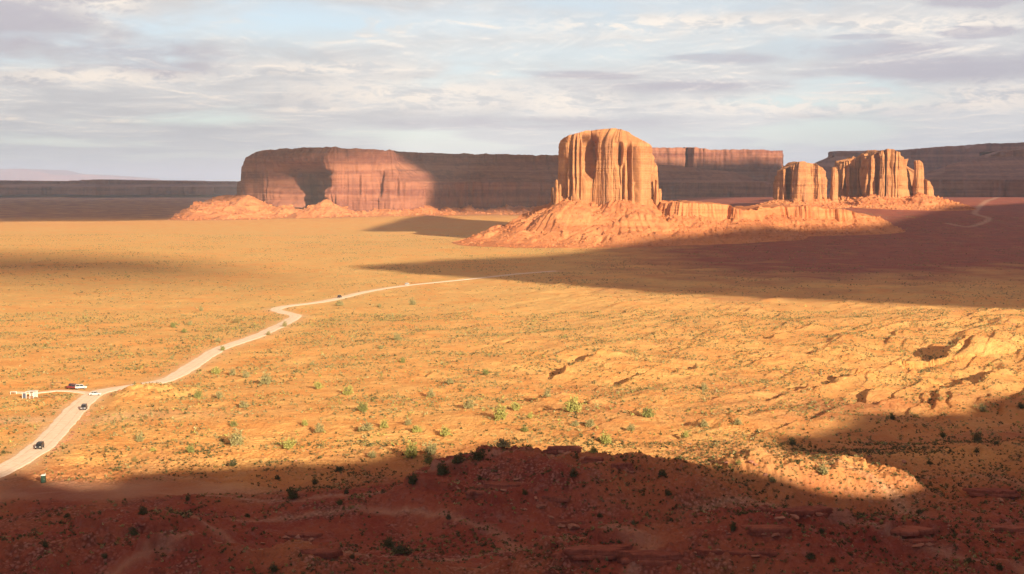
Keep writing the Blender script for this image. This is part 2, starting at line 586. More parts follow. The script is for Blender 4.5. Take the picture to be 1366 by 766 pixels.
stony = t.math('MULTIPLY', t.ramp(t.noise(P, 0.045, 6, 0.65), 0.46, 0.60), t.ramp(nd_, 0.35, 0.6))
peb = t.mix(t.ramp(vo.outputs['Distance'], 0.25, 0.62), (0.40, 0.20, 0.16), (0.13, 0.045, 0.035))  # gaps between pebbles painted dark, as crevice shade
redc = t.mix(t.math('MULTIPLY', stony, 0.8), redc, peb)
redc = t.mix(t.math('MULTIPLY', t.ramp(t.noise(P, 0.6, 8, 0.8), 0.52, 0.66), 0.55), redc, (0.17, 0.05, 0.035))
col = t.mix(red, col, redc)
col = t.mix(pale, col, (0.74, 0.56, 0.38))
col = t.mix(t.math('MULTIPLY', t.ramp(nc, 0.56, 0.70), 0.35), col, (0.27, 0.15, 0.07))
t.l.new(col, bs.inputs['Base Color'])
bmp = t.node('ShaderNodeBump', ins={'Strength': 0.9, 'Distance': 0.8, 'Height': t.math('ADD', nc, t.math('ADD', t.math('MULTIPLY', nd_, 1.5), t.math('MULTIPLY', vo.outputs['Distance'], t.math('MULTIPLY', stony, -0.8))))})
t.l.new(bmp.outputs[0], bs.inputs['Normal'])

co = np.stack([GX, GY, GZ], -1).reshape(-1, 3)
me = mesh_np('ground', co, grid_quads(nR, nT)[:, ::-1])
x, y = co[:, 0].astype(float), co[:, 1].astype(float)
vegm = (0.25 + 0.75 * ss(y, 560, 1000)) * (1 - 0.75 * ss(x + 0.08 * y, 60, 260) * (1 - ss(y, 700, 1200)))
vegm = np.maximum(vegm, 0.8 * (1 - ss(x, -60, 60)) * ss(y, 640, 900))
vegm *= 1 - 0.7 * ss(y, 2300, 3100)
redm = np.clip(1 - ss(y + 0.10 * x + 30 * (1 - ss(x, -85, 10)), 368, 450), 0, 1)  # red soil mask, set to follow the foreground shade
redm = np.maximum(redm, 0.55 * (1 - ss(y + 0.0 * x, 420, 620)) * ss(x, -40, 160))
redm = np.maximum(redm, 1.15 * ss(y - 0.4 * x, 800, 1400) * ss(x, 20, 300))  # right plain tinted dark red to deepen the shadow there
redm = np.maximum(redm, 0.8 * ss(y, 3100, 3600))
redm = redm * (1 - 0.8 * bump(x, y, X_(1075, 362, 600), 362, 40, 24))  # knoll left sandier so its sunlit top looks brighter
redm = np.clip(redm + 0.3 * fbm(x / 60, y / 60, 3) * (redm > 0.02), 0, 1)
pm = (0.26 * (1 - ss(dist_path(x, y, ROAD), 4.5, 15)) + 0.3 * (1 - ss(dist_path(x, y, ROAD), 4, 7))) * (0.8 + 0.6 * n2d(x / 9, y / 9)) + 0.3 * (1 - ss(dist_path(x, y, TRACK, 120), 2, 8))
pm = np.maximum(pm, 0.4 * bump(x, y, X_(70, 500, 560), 485, 55, 10))
pl = bump(x, y, X_(110, 372, 655), 372, 52, 12, 0, 2)
pm = np.maximum(pm, 0.30 * pl * (0.7 + 0.6 * n2d(x / 14, y / 14)))
wash = np.exp(-(n2d(x / 70 + 3, y / 45 + 8) / 0.05) ** 2) * (1 - ss(y, 360, 420)) * 0.22
pm = np.maximum(pm, wash)
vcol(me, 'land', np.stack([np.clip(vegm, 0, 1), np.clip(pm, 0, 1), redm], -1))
g = link('ground', me, gm)
tag(g, kind='structure')

# roads: ribbons lying on the sheet
rm, t, bs = new_mat('pale_road_dust', 0.95)
geo = t.node('ShaderNodeNewGeometry')
n = t.noise(geo.outputs['Position'], 0.5, 7, 0.65)
c = t.mix(t.ramp(n, 0.35, 0.65), (0.86, 0.74, 0.60), (0.79, 0.64, 0.48))
ac = t.node('ShaderNodeAttribute', attribute_name='rut')
c = t.mix(t.math('MULTIPLY', t.ramp(ac.outputs['Fac'], 0.3, 0.9), t.ramp(n, 0.3, 0.6, 0.2, 0.6)), c, (0.60, 0.43, 0.29))
t.l.new(c, bs.inputs['Base Color'])


def ribbon(name, P, wfun, lift=0.12, ns=25):
    d = np.gradient(P, axis=0)
    d /= np.linalg.norm(d, axis=1)[:, None]
    nrm = np.stack([-d[:, 1], d[:, 0]], 1)
    s = np.linspace(-1, 1, ns)
    ar = np.cumsum(np.r_[0, np.linalg.norm(np.diff(P, axis=0), axis=1)])
    wd = np.array([wfun(p) for p in P]) * (1 + 0.22 * n2d(ar / 18, 0 * ar) + 0.12 * n2d(ar / 5, 0 * ar + 9))
    pts = P[:, None, :] + nrm[:, None, :] * s[None, :, None] * wd[:, None, None]
    z = ground(pts[..., 0], pts[..., 1]) + lift + 0.00006 * pts[..., 1] - 0.22 * (np.abs(s)[None, :] > 0.99)
    co = np.concatenate([pts, z[..., None]], -1).reshape(-1, 3)
    me_ = mesh_np(name, co, grid_quads(len(P), ns))
    rut = np.exp(-((np.abs(s) - 0.42 + 0.0 * s) / 0.07) ** 2) + 0.7 * np.exp(-((np.abs(s - 0.1) - 0.13) / 0.05) ** 2)
    rr_ = np.tile(rut, (len(P), 1)).reshape(-1)
    vcol(me_, 'rut', np.stack([rr_] * 3, -1))
    o = link(name, me_, rm)
    tag(o, kind='structure')
    return o


ribbon('road', ROAD, lambda p: 4.2 if p[1] < 560 else (3.9 if p[1] < 1000 else 4.0 * (1 - 0.66 * min(1, (p[1] - 1000) / 350))))
ribbon('path', SPUR, lambda p: 1.9)

# ---------------------------------------------------------------- rock
def rock_mat(name, c1, c2, streak=(0.16, 0.07, 0.05), bumpd=1.0, sc=1.0):
    m, t, b = new_mat(name, 0.95)
    geo = t.node('ShaderNodeNewGeometry')
    P = geo.outputs['Position']
    mp = t.node('ShaderNodeMapping', ins={0: P})
    mp.inputs['Scale'].default_value = (0.06 * sc, 0.06 * sc, 0.006 * sc)
    v = t.noise(mp.outputs[0], 1.0, 8, 0.62)
    mh = t.node('ShaderNodeMapping', ins={0: P})
    mh.inputs['Scale'].default_value = (0.004 * sc, 0.004 * sc, 0.11 * sc)
    hh = t.noise(mh.outputs[0], 1.0, 8, 0.65)
    g = t.noise(P, 0.12 * sc, 8, 0.65)
    col = t.mix(t.ramp(hh, 0.36, 0.64), c1, c2)
    col = t.mix(t.math('MULTIPLY', t.ramp(v, 0.52, 0.68), 0.55), col, streak)
    col = t.mix(t.math('MULTIPLY', t.ramp(g, 0.45, 0.7), 0.35), col, tuple(min(1, q * 1.35) for q in c2))
    t.l.new(col, b.inputs['Base Color'])
    bp = t.node('ShaderNodeBump', ins={'Strength': 0.7, 'Distance': 2.2 * bumpd, 'Height': t.math('ADD', t.math('MULTIPLY', hh, 0.9), t.math('ADD', v, g))})
    t.l.new(bp.outputs[0], b.inputs['Normal'])
    return m


ROCK = rock_mat('butte_sandstone', (0.35, 0.152, 0.066), (0.45, 0.222, 0.098), (0.22, 0.105, 0.065))
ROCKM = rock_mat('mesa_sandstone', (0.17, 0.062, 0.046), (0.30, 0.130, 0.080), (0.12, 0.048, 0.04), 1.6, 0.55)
TAL = rock_mat('talus_rubble', (0.44, 0.16, 0.066), (0.55, 0.235, 0.10), (0.27, 0.10, 0.05), 0.8, 1.2)
STONE = rock_mat('loose_stone', (0.28, 0.12, 0.08), (0.42, 0.21, 0.14), (0.22, 0.10, 0.07), 0.05, 12)


def resample(pts, ds, smooth=2):
    p = np.array(pts, float)
    n0 = len(p)
    q = np.concatenate([p, p[:1]])
    L = np.r_[0, np.cumsum(np.linalg.norm(np.diff(q, axis=0), axis=1))]
    n = int(L[-1] / ds)
    s = np.linspace(0, L[-1], n, endpoint=False)
    r = np.stack([np.interp(s, L, q[:, 0]), np.interp(s, L, q[:, 1])], 1)
    k = max(1, int(smooth / ds))
    for _ in range(3):
        ker = np.ones(2 * k + 1) / (2 * k + 1)
        rr = np.concatenate([r[-k:], r, r[:k]])
        r = np.stack([np.convolve(rr[:, 0], ker, 'valid'), np.convolve(rr[:, 1], ker, 'valid')], 1)
    d = np.roll(r, -1, 0) - np.roll(r, 1, 0)
    d /= np.linalg.norm(d, axis=1)[:, None] + 1e-9
    return r, np.stack([d[:, 1], -d[:, 0]], 1)      # outward normal for a counter-clockwise outline


def cliff(name, outline, ds, zb, ztop, mat, parent, nz=110, amp=(8, 4, 1.5), fs=(40, 14, 5), inset=None, alcoves=(), dome=0.0, smooth=6,
          axis=None, crack=3.0, capn=26, cap_noise=1.0, strata=0.5, front=None, lean=0.025):
    r, nrm = resample(outline, ds, smooth)
    n = len(r)
    t = np.linspace(0, 1, nz)[:, None]
    bx, by = r[:, 0][None, :], r[:, 1][None, :]
    zb_ = np.asarray(zb(r[:, 0], r[:, 1]) if callable(zb) else np.full(n, zb))[None, :] - 4.0
    zt = np.asarray(ztop(r[:, 0], r[:, 1]))[None, :]
    zt = zt + 0.7 * cap_noise * n2d(r[:, 0] / 9, r[:, 1] / 9)[None, :] + 1.2 * cap_noise * n2d(r[:, 0] / 31, r[:, 1] / 31 + 5)[None, :]
    z = zb_ + (zt - zb_) * t
    d = 0
    ab = lambda q: np.abs(q) ** 0.75
    d = d + amp[0] * (ab(n3d(bx / fs[0], by / fs[0], z / (fs[0] * 6))) * 2 - 0.6)
    d = d + 0.35 * amp[1] * (ab(n3d(bx / fs[1] + 9, by / fs[1], z / (fs[1] * 6))) * 2 - 0.6)
    d = d + 0.4 * amp[2] * (ab(n3d(bx / fs[2] + 5, by / fs[2] + 3, z / (fs[2] * 4))) * 2 - 0.6)
    S_ = (np.arange(n) * ds)[None, :]
    for (wd_, A_, zh_, off_) in ((fs[1] * 1.15, amp[1] * 1.1, fs[0] * 2.2, 3), (fs[2] * 1.3, amp[2] * 1.2, fs[0] * 1.1, 11), (fs[2] * 0.55, amp[2] * 0.5, fs[0] * 0.7, 19)):
        q_ = S_ / wd_ + 1.7 * n2d(S_ / (wd_ * 3.1) + off_, 0 * S_) + 0.22 * n2d(z / (zh_ * 1.7) + off_, S_ / (wd_ * 5))
        c_ = np.floor(q_).astype(np.int64)
        h1 = _P[(c_ + off_ * 7) & 255] / 255.0
        zc_ = np.floor(z / (zh_ * (0.7 + 0.9 * h1)) + h1 * 5).astype(np.int64)
        h2 = _P[_P[(c_ + off_ * 13) & 255] + (zc_ & 255)] / 255.0
        fr_ = q_ - c_
        edge = np.minimum(fr_, 1 - fr_) * wd_
        A_ = A_ * (0.2 + 1.25 * ss(n2d(S_ / 38 + off_ * 3.1, z / 130 + 2), -0.3, 0.3))
        d = d + A_ * (1.6 * h1 + 0.7 * h2 - 1.15) + A_ * 0.35 * np.clip(edge / 1.2, 0, 1)
    cr = n3d(bx / (fs[0] * 0.55) + 21, by / (fs[0] * 0.55), z / (fs[0] * 9))
    d = d - crack * np.exp(-(cr / 0.045) ** 2) * ss(n3d(bx / fs[0] - 5, by / fs[0], z / (fs[0] * 1.6)), -0.25, 0.1)
    H = (zt - zb_)
    strat = n2d(z / (3.2 * strata * 2 + 1e-6), (bx + by) / 300) + 0.6 * n2d(z / 1.9 + 40, (bx + by) / 150)
    d = d + strata * strat
    for (cx, wd, dep, z0, z1, side) in alcoves:      # recesses: centre x, half width, depth, from z0 to z1
        zm, zh = (max(z0, -5) + z1) / 2, (z1 - max(z0, -5)) / 2
        zr = (z - zm) / zh
        wz = wd * (0.9 + 0.22 * zr + 0.12 * n2d(z / 14, 0 * z + cx * .37))
        m = np.exp(-np.abs((bx + min(0.22 * wd, 1.5) * n2d(z / 18, 0 * z + cx) - cx) / np.maximum(wz, 0.4)) ** 3.2 - np.abs(zr * 0.97) ** 6)
        m = m * (nrm[:, 1][None, :] < 0.2)
        d = d - dep * m
    ins = lean * (z - zb_)
    if inset is not None:
        ins = ins + inset(t + 0 * bx, bx + 0 * t, z)
    px = bx + nrm[:, 0][None, :] * (d - ins)
    py = by + nrm[:, 1][None, :] * (d - ins)
    rows = [np.stack([px, py, z], -1)]
    # cap: rings that close over the top
    if axis is None:
        c = r.mean(0)
        ax = np.tile(c, (n, 1))
    else:
        a, b = np.array(axis[0], float), np.array(axis[1], float)
        tt = np.clip(((r - a) @ (b - a)) / ((b - a) @ (b - a)), 0, 1)
        ax = a + tt[:, None] * (b - a)
    k = (np.arange(1, capn + 1) / capn)[:, None]
    k = k ** 1.5
    top = rows[0][-1]
    cx = top[:, 0][None] * (1 - k) + ax[:, 0][None] * k
    cy = top[:, 1][None] * (1 - k) + ax[:, 1][None] * k
    zc = np.asarray(ztop(ax[:, 0], ax[:, 1]))[None]
    cz = top[:, 2][None] * (1 - k) + zc * k + dome * (1 - (1 - k) ** 2) + cap_noise * 0.8 * n2d(cx / 12, cy / 12) * (1 - 0.6 * k)
    rows.append(np.stack([cx, cy, cz], -1))
    co = np.concatenate(rows, 0)
    o = link(name, mesh_np(name, co.reshape(-1, 3) - np.array(parent.location), grid_quads(co.shape[0], n, True)), mat, parent)
    return o


def rock_verts(seed, sub=2):
    bm = bmesh.new()
    bmesh.ops.create_icosphere(bm, subdivisions=sub, radius=1)
    v = np.array([q.co[:] for q in bm.verts])
    f = np.array([[q.index for q in fc.verts] for fc in bm.faces])
    bm.free()
    g_ = np.random.default_rng(seed)
    for _ in range(9):                                  # chip flat facets off
        d = g_.normal(size=3)
        d /= np.linalg.norm(d)
        c_ = g_.uniform(0.45, 0.8)
        s_ = v @ d
        v = v - np.maximum(s_ - c_, 0)[:, None] * d
    v = v * (1 + 0.08 * n3d(v[:, 0] * 3 + seed, v[:, 1] * 3, v[:, 2] * 3))[:, None]
    return v, f


def cellh(x, y):
    a = (np.floor(x).astype(np.int64) & 255)
    b = (np.floor(y).astype(np.int64) & 255)
    return (_P[_P[a] + b] / 255.0)


def talus(name, outline, box, step, zb, run, mat, parent, power=1.25, gul=3.0, gf=16, blocks=1.3, cones=(), slope=0.62, extra=None, stones=0, stone_r=2.2):
    """rubble apron around a cliff: a height patch that sinks into the ground at its rim"""
    r, _ = resample(outline, max(4.0, step * 2), 6)
    x = np.arange(box[0], box[1], step)
    y = np.arange(box[2], box[3], step)
    Xg, Yg = np.meshgrid(x, y)
    px, py = Xg.ravel(), Yg.ravel()
    best = np.full(px.shape, 1e18)
    sarc = np.zeros(px.shape)
    L = np.r_[0, np.cumsum(np.linalg.norm(np.diff(r, axis=0), axis=1))]
    for i in range(len(r)):
        dd = (px - r[i, 0]) ** 2 + (py - r[i, 1]) ** 2
        m = dd < best
        best[m] = dd[m]
        sarc[m] = L[i]
    d = np.sqrt(best)
    # inside test
    inside = np.zeros(px.shape, bool)
    j = len(r) - 1
    for i in range(len(r)):
        c = ((r[i, 1] > py) != (r[j, 1] > py)) & (px < (r[j, 0] - r[i, 0]) * (py - r[i, 1]) / (r[j, 1] - r[i, 1] + 1e-12) + r[i, 0])
        inside ^= c
        j = i
    zb_ = zb(px, py) if callable(zb) else zb
    gr = ground(px, py)
    drop = slope * d * (1 - 0.35 * np.clip(d / run, 0, 1))
    z = zb_ - drop
    rel = np.clip((z - gr) / 12, 0, 1)
    # gullies run down the slope: noise stretched along the fall line
    wob = sarc + 10 * n2d(px / 40, py / 40)
    z = z + rel * gul * (np.abs(n2d(wob / gf, d / 90)) * 2 - 0.7) + rel * gul * 0.45 * (np.abs(n2d(wob / (gf * .35) + 7, d / 40)) * 2 - 0.6) + rel * gul * 1.3 * n2d(px / 48, py / 48)
    z = z + blocks * rel * (np.maximum(n2d(px / 5, py / 5), 0.1) ** 1.0 * 1.6 + 0.9 * np.maximum(n2d(px / 2.6 + 8, py / 2.6), 0.15))
    wxx, wyy = px + 2.5 * n2d(px / 7, py / 7), py + 2.5 * n2d(px / 7 + 9, py / 7)
    z = z + blocks * rel * (0.9 * np.maximum(cellh(wxx / 4.6, wyy / 6.1) - 0.6, 0) * 2.2 + 0.5 * cellh(wxx / 2.3 + 40, wyy / 3.1))
    for (cx, cy, cz, sl_) in cones:
        zc = cz - sl_ * np.hypot(px - cx, py - cy) + 5 * n2d(px / 26, py / 26) + 2.5 * n2d(px / 9, py / 9) + 1.2 * (np.abs(n2d(np.arctan2(px - cx, py - cy) * 6, px * 0)) * 2)
        z = np.where(zc > z, zc, z)
    if extra is not None:
        z = extra(px, py, z)
    z = np.where(inside, np.minimum(zb_ + 1.0, z + d * slope), z)
    z = np.maximum(z, gr - 2.5)
    keep = z > gr - 2.4
    q = grid_quads(len(y), len(x))
    q = q[keep[q].any(1)]
    co = np.stack([px, py, z], -1)
    if stones:
        g_ = np.random.default_rng(int(abs(box[0])))
        cand = np.where(keep & (rel > 0.04) & ~inside & (py < r[:, 1].mean() + 30))[0]
        ii = g_.choice(cand, stones)
        rad_ = stone_r * (0.35 + 2.0 * g_.beta(1.0, 6.0, stones))
        vs = [rock_verts(300 + b, 1) for b in range(12)]
        base = np.stack([a[0] for a in vs])
        kk = g_.integers(0, 12, stones)
        sv = base[kk] * np.stack([rad_ * g_.uniform(.8, 1.4, stones), rad_, rad_ * g_.uniform(.6, 1.0, stones)], 1)[:, None]
        sv = sv + np.stack([px[ii] + g_.uniform(-.5, .5, stones) * step, py[ii] + g_.uniform(-.5, .5, stones) * step, z[ii] + rad_ * 0.2], 1)[:, None]
        ff = (vs[0][1][None] + (np.arange(stones) * base.shape[1])[:, None, None]).reshape(-1, 3)
        so = link('fallen_rock', mesh_np('fallen_rock', sv.reshape(-1, 3) - np.array(parent.location), ff, False), mat, parent)
        tag(so, kind='stuff')
    used = np.unique(q)
    mp = np.full(len(co), -1, dtype=np.int64)
    mp[used] = np.arange(len(used))
    o = link(name, mesh_np(name, co[used] - np.array(parent.location), mp[q]), mat, parent)
    return o


def topfun(us, vs, y0):
    xs = np.array([X_(u, y0, 210) for u in us])
    zs = np.array([Z_(v, y0) for v in vs])
    return lambda x, y: np.interp(x * (y0 / np.asarray(y)) if False else x, xs, zs)


# --- the tall butte in the middle
Yb = 1950.0
bt = empty('sandstone_butte', (X_(805, Yb), Yb, 55))
tag(bt, 'tall sunlit block-shaped sandstone butte with domed top above a broad rubble apron', 'butte')
BO = [(X_(u, y_), y_) for u, y_ in [(744, 1995), (744, 1962), (752, 1932), (764, 1918), (776, 1912), (786, 1928), (797, 1920), (812, 1905), (830, 1900), (850, 1904), (864, 1920), (872, 1950), (874, 2000), (866, 2060), (800, 2085), (750, 2060)]]
bt_top = topfun([738, 743, 748, 755, 770, 784, 792, 805, 822, 840, 848, 860, 868, 871, 876], [212, 197, 185, 182, 178, 175, 173, 173, 174, 178, 184, 190, 197, 206, 222], Yb)


def bt_inset(t, x, z):
    right = ss(x, X_(792, Yb), X_(815, Yb))
    zz = Z_(196, Yb)
    e = np.maximum(z - zz, 0)
    return right * (0.035 * e ** 2.0) + (1 - right) * 0.01 * e ** 2


bz = lambda v: Z_(v, 1915)
alc = [(X_(786, 1920), 6.5, 26, bz(236), bz(184), 0), (X_(773, 1915), 2.0, 12, bz(262), bz(190), 0), (X_(760, 1925), 2.0, 12, bz(262), bz(196), 0), (X_(767, 1925), 1.6, 10, bz(250), bz(186), 0),
       (X_(754, 1935), 2.0, 12, bz(265), bz(215), 0), (X_(779, 1915), 2.0, 10, bz(268), bz(225), 0),
       (X_(825, 1900), 5.0, 15, bz(222), bz(192), 0), (X_(831, 1900), 1.8, 9, bz(268), bz(222), 0), (X_(840, 1900), 2.6, 20, bz(268), bz(196), 0),
       (X_(850, 1904), 4.2, 20, bz(270), bz(196), 0)]
cliff('cliff', BO, 0.55, lambda x, y: 0 * x + Z_(269, Yb), bt_top, ROCK, bt, nz=190, amp=(2.6, 1.9, 0.8), fs=(30, 10, 3.6), inset=bt_inset, alcoves=[(a - X_(805, 1900) * 0, *b) for a, *b in alc],
      smooth=5, crack=4, strata=0.35, axis=((X_(775, 2000), 2000), (X_(845, 2000), 2000)), capn=40)


def bench(px, py, z):
    # low ledge running off to the right of the apron
    return z


talus('talus_slope', BO, (X_(600, 1800) - 10, X_(1010, 1900), 1740, 2260), 1.3, Z_(267, Yb), 150, TAL, bt, gul=5.5, gf=21, slope=0.62, blocks=0.55, stones=2600, stone_r=1.6)
# small buttresses at the butte's foot
for k, (u, vt, wd) in enumerate([(742, 240, 3.0), (747, 246, 2.6), (737, 250, 2.2), (876, 240, 3.2), (881, 252, 2.6), (871, 232, 3.2)]):
    cx, cy = X_(u, 1925), 1928 + (k % 3) * 6
    ol = [(cx + wd * math.cos(a) * 1.1, cy + wd * 1.6 * math.sin(a)) for a in np.linspace(0, 2 * math.pi, 12, endpoint=False)]
    zt = Z_(vt, 1928)
    cliff('buttress', ol, 0.6, lambda x, y: 0 * x + Z_(272, 1928), (lambda zt: lambda x, y: 0 * x + zt)(zt), ROCK, bt, nz=50, amp=(0.8, .6, .3), fs=(8, 4, 2), smooth=1.5, crack=0.4, capn=8, cap_noise=.4, strata=.25, lean=0.05)

# --- low rocky bench beside it
bn = empty('rock_bench', (X_(1040, 1860), 1860, 20))
tag(bn, 'low orange rock bench with fluted edge stretching right from the tall butte', 'rock ledge')
BN = [(X_(u, y_), y_) for u, y_ in [(870, 1960), (880, 1900), (905, 1880), (940, 1875), (965, 1880), (985, 1868), (1000, 1872), (1015, 1890), (1030, 1940), (1050, 1950), (1075, 1945), (1110, 1950), (1150, 1955), (1178, 1975), (1170, 2010), (1080, 2080), (900, 2100)]]
bn_top = topfun([860, 890, 905, 960, 972, 985, 1000, 1040, 1090, 1150, 1180], [268, 270, 271, 271, 274, 279, 281, 277, 277, 282, 292], 1900)
cliff('cliff', BN, 0.9, lambda x, y: np.interp(x, [X_(860, 1900), X_(1000, 1900), X_(1060, 1900), X_(1180, 1900)], [Z_(284, 1900), Z_(294, 1900), Z_(289, 1900), Z_(296, 1900)]), bn_top, TAL, bn, nz=50, amp=(5, 3.2, 1.2), fs=(24, 10, 4), smooth=5, crack=2.5, strata=.5,
      axis=((X_(900, 1990), 1990), (X_(1120, 2000), 2000)), capn=40, cap_noise=2.2, lean=0.35)
talus('talus_slope', BN, (X_(845, 1800), X_(1290, 1850), 1730, 2260), 1.6, lambda x, y: np.interp(x, [X_(860, 1900), X_(1000, 1900), X_(1060, 1900), X_(1180, 1900)], [Z_(283, 1900), Z_(293, 1900), Z_(287, 1900), Z_(294, 1900)]), 110, TAL, bn, gul=3, gf=16, slope=0.58, blocks=1.0, stones=2200, stone_r=1.8)

# --- the pair of broken buttes on the right
Y2 = 2500.0
g1 = empty('sandstone_butte', (X_(1072, Y2), Y2, 50))
tag(g1, 'squat rounded sandstone butte split by vertical cracks, with a thin spire at its right', 'butte')


def uo(lst):
    return [(X_(u, y_), y_) for u, y_ in lst]


D1 = uo([(1034, 2510), (1036, 2492), (1046, 2482), (1051, 2492), (1054, 2470), (1066, 2460), (1080, 2466), (1083, 2480), (1092, 2470), (1102, 2486), (1104, 2515), (1090, 2550), (1040, 2550)])
cliff('cliff', D1, 0.7, Z_(271, Y2), topfun([1030, 1034, 1038, 1048, 1052, 1058, 1066, 1076, 1084, 1094, 1100, 1104, 1108], [245, 232, 228, 227, 221, 217, 216, 217, 220, 224, 230, 240, 250], Y2), ROCK, g1, nz=110,
      cap_noise=1.8, amp=(5.5, 3.6, 1.5), fs=(26, 10, 4), inset=lambda t, x, z: 0.03 * np.maximum(z - Z_(228, Y2), 0) ** 2, smooth=4, crack=4, strata=.4,
      alcoves=[(X_(1052, 2480), 1.6, 10, 0, Z_(224, Y2), 0), (X_(1082, 2475), 1.8, 11, 0, Z_(222, Y2), 0), (X_(1097, 2475), 1.6, 8, 0, Z_(240, Y2), 0)])
SP1 = uo([(1107, 2500), (1109, 2490), (1113, 2488), (1117, 2494), (1117, 2508), (1110, 2512)])
cliff('spire', SP1, 0.7, Z_(270, Y2), topfun([1100, 1107, 1110, 1114, 1118, 1122], [232, 226, 223, 223, 228, 232], Y2), ROCK, g1, nz=80, amp=(1.2, .9, .5), fs=(10, 6, 3), smooth=2, crack=1, strata=.3, capn=10, cap_noise=.4)
talus('talus_slope', D1, (X_(985, 2400), X_(1150, 2500), 2370, 2640), 1.9, Z_(266, Y2), 60, TAL, g1, gul=2.4, gf=12, slope=0.42, blocks=1.0, stones=900, stone_r=2.4)

g2 = empty('sandstone_butte', (X_(1180, Y2), Y2, 50))
tag(g2, 'ragged sandstone butte of tall upright fins with a finger-like spire at its right end', 'butte')
D2 = uo([(1118, 2570), (1122, 2556), (1140, 2552), (1152, 2556), (1154, 2506), (1160, 2496), (1168, 2500), (1174, 2484), (1184, 2478), (1192, 2486), (1198, 2480), (1206, 2490), (1210, 2520), (1216, 2540), (1222, 2560), (1210, 2590), (1130, 2600)])
cliff('cliff', D2, 0.7, Z_(269, Y2), topfun([1114, 1118, 1122, 1136, 1144, 1148, 1156, 1160, 1168, 1176, 1184, 1196, 1206, 1210, 1214, 1220], [236, 222, 217, 214, 214, 209, 212, 207, 203, 200, 200, 203, 209, 216, 224, 232], Y2), ROCK, g2, nz=130,
      cap_noise=2.6, amp=(4.5, 4.2, 1.8), fs=(18, 8, 3.6), smooth=3, crack=6, strata=.4,
      alcoves=[(X_(1158, 2497), 1.5, 12, 0, Z_(212, Y2), 0), (X_(1170, 2490), 1.6, 16, 0, Z_(208, Y2), 0), (X_(1180, 2480), 1.3, 13, 0, Z_(206, Y2), 0), (X_(1188, 2484), 1.7, 18, 0, Z_(204, Y2), 0), (X_(1196, 2484), 1.3, 12, 0, Z_(215, Y2), 0),
               (X_(1147, 2520), 1.5, 10, 0, Z_(220, Y2), 0)], axis=((X_(1135, 2560), 2560), (X_(1200, 2540), 2540)))
SP2 = uo([(1217, 2504), (1218, 2492), (1224, 2486), (1231, 2492), (1232, 2508), (1224, 2516)])
cliff('spire', SP2, 0.7, Z_(268, Y2), topfun([1214, 1217, 1220, 1226, 1230, 1234], [226, 217, 214, 214, 219, 228], Y2), ROCK, g2, nz=90, amp=(1.6, 1.2, .5), fs=(12, 6, 3), smooth=2, crack=1, strata=.3, capn=10, cap_noise=.4)
SP3 = uo([(1231, 2506), (1233, 2494), (1239, 2490), (1244, 2496), (1244, 2510), (1236, 2516)])
cliff('spire', SP3, 0.7, Z_(268, Y2), topfun([1228, 1232, 1236, 1241, 1246], [238, 238, 241, 243, 254], Y2), ROCK, g2, nz=60, amp=(1.8, 1.0, .4), fs=(10, 6, 3), smooth=2, crack=1, strata=.3, capn=10, cap_noise=.4)
D2t = uo([(1118, 2560), (1150, 2540), (1160, 2500), (1185, 2484), (1210, 2495), (1226, 2486), (1244, 2494), (1244, 2520), (1200, 2600), (1130, 2600)])
talus('talus_slope', D2t, (X_(1085, 2400), X_(1320, 2450), 2370, 2700), 1.9, Z_(262, Y2), 80, TAL, g2, gul=3.0, gf=13, slope=0.42, blocks=1.2, stones=1500, stone_r=2.4,
      cones=[(X_(1226, 2478), 2478, Z_(257, Y2), 0.55), (X_(1165, 2480), 2480, Z_(258, Y2), 0.6)])

# --- the long mesa on the left, running on behind the tall butte
ms = empty('mesa', (X_(440, 3450), 3450, 20))
tag(ms, 'long flat-topped mesa at left with a shaded alcove and rounded sunlit bay', 'mesa')
M1 = uo([(321, 3760), (317, 3650), (325, 3600), (340, 3560), (365, 3520), (395, 3470), (425, 3420), (438, 3395), (450, 3390), (466, 3400), (490, 3410), (515, 3400), (540, 3410), (556, 3440), (572, 3520), (610, 3560),
         (660, 3570), (700, 3590), (760, 3600), (870, 3620), (950, 3650), (1020, 3700), (1036, 3760), (1030, 4300), (800, 4700), (500, 4700), (340, 4400)])
m1_top = topfun([314, 317, 320, 326, 334, 345, 370, 440, 480, 520, 560, 740, 780, 868, 890, 930, 1004, 1033, 1040], [244, 236, 222, 212, 205, 201, 199, 198, 200, 202, 203, 205, 207, 214, 217, 221, 228, 238, 246], 3560)


def m1_inset(t, x, z):
    # cliff, then stepped slopes back to a thin cap cliff; the left end stays sheer
    k = ss(x, X_(430, 3450), X_(660, 3450)) ** 1.3
    z0, z1, z2 = Z_(243, 3500), Z_(214, 3500), Z_(211, 3500)
    a = 60 * ss(z, z0, z0 + 6) * 0.25 + 120 * np.clip((z - z0) / (z1 - z0), 0, 1) + 14 * np.clip((z - Z_(228, 3500)) / 3, 0, 1)
    left = 0.02 * np.maximum(z - Z_(216, 3500), 0) ** 2
    return k * a + (1 - k) * left


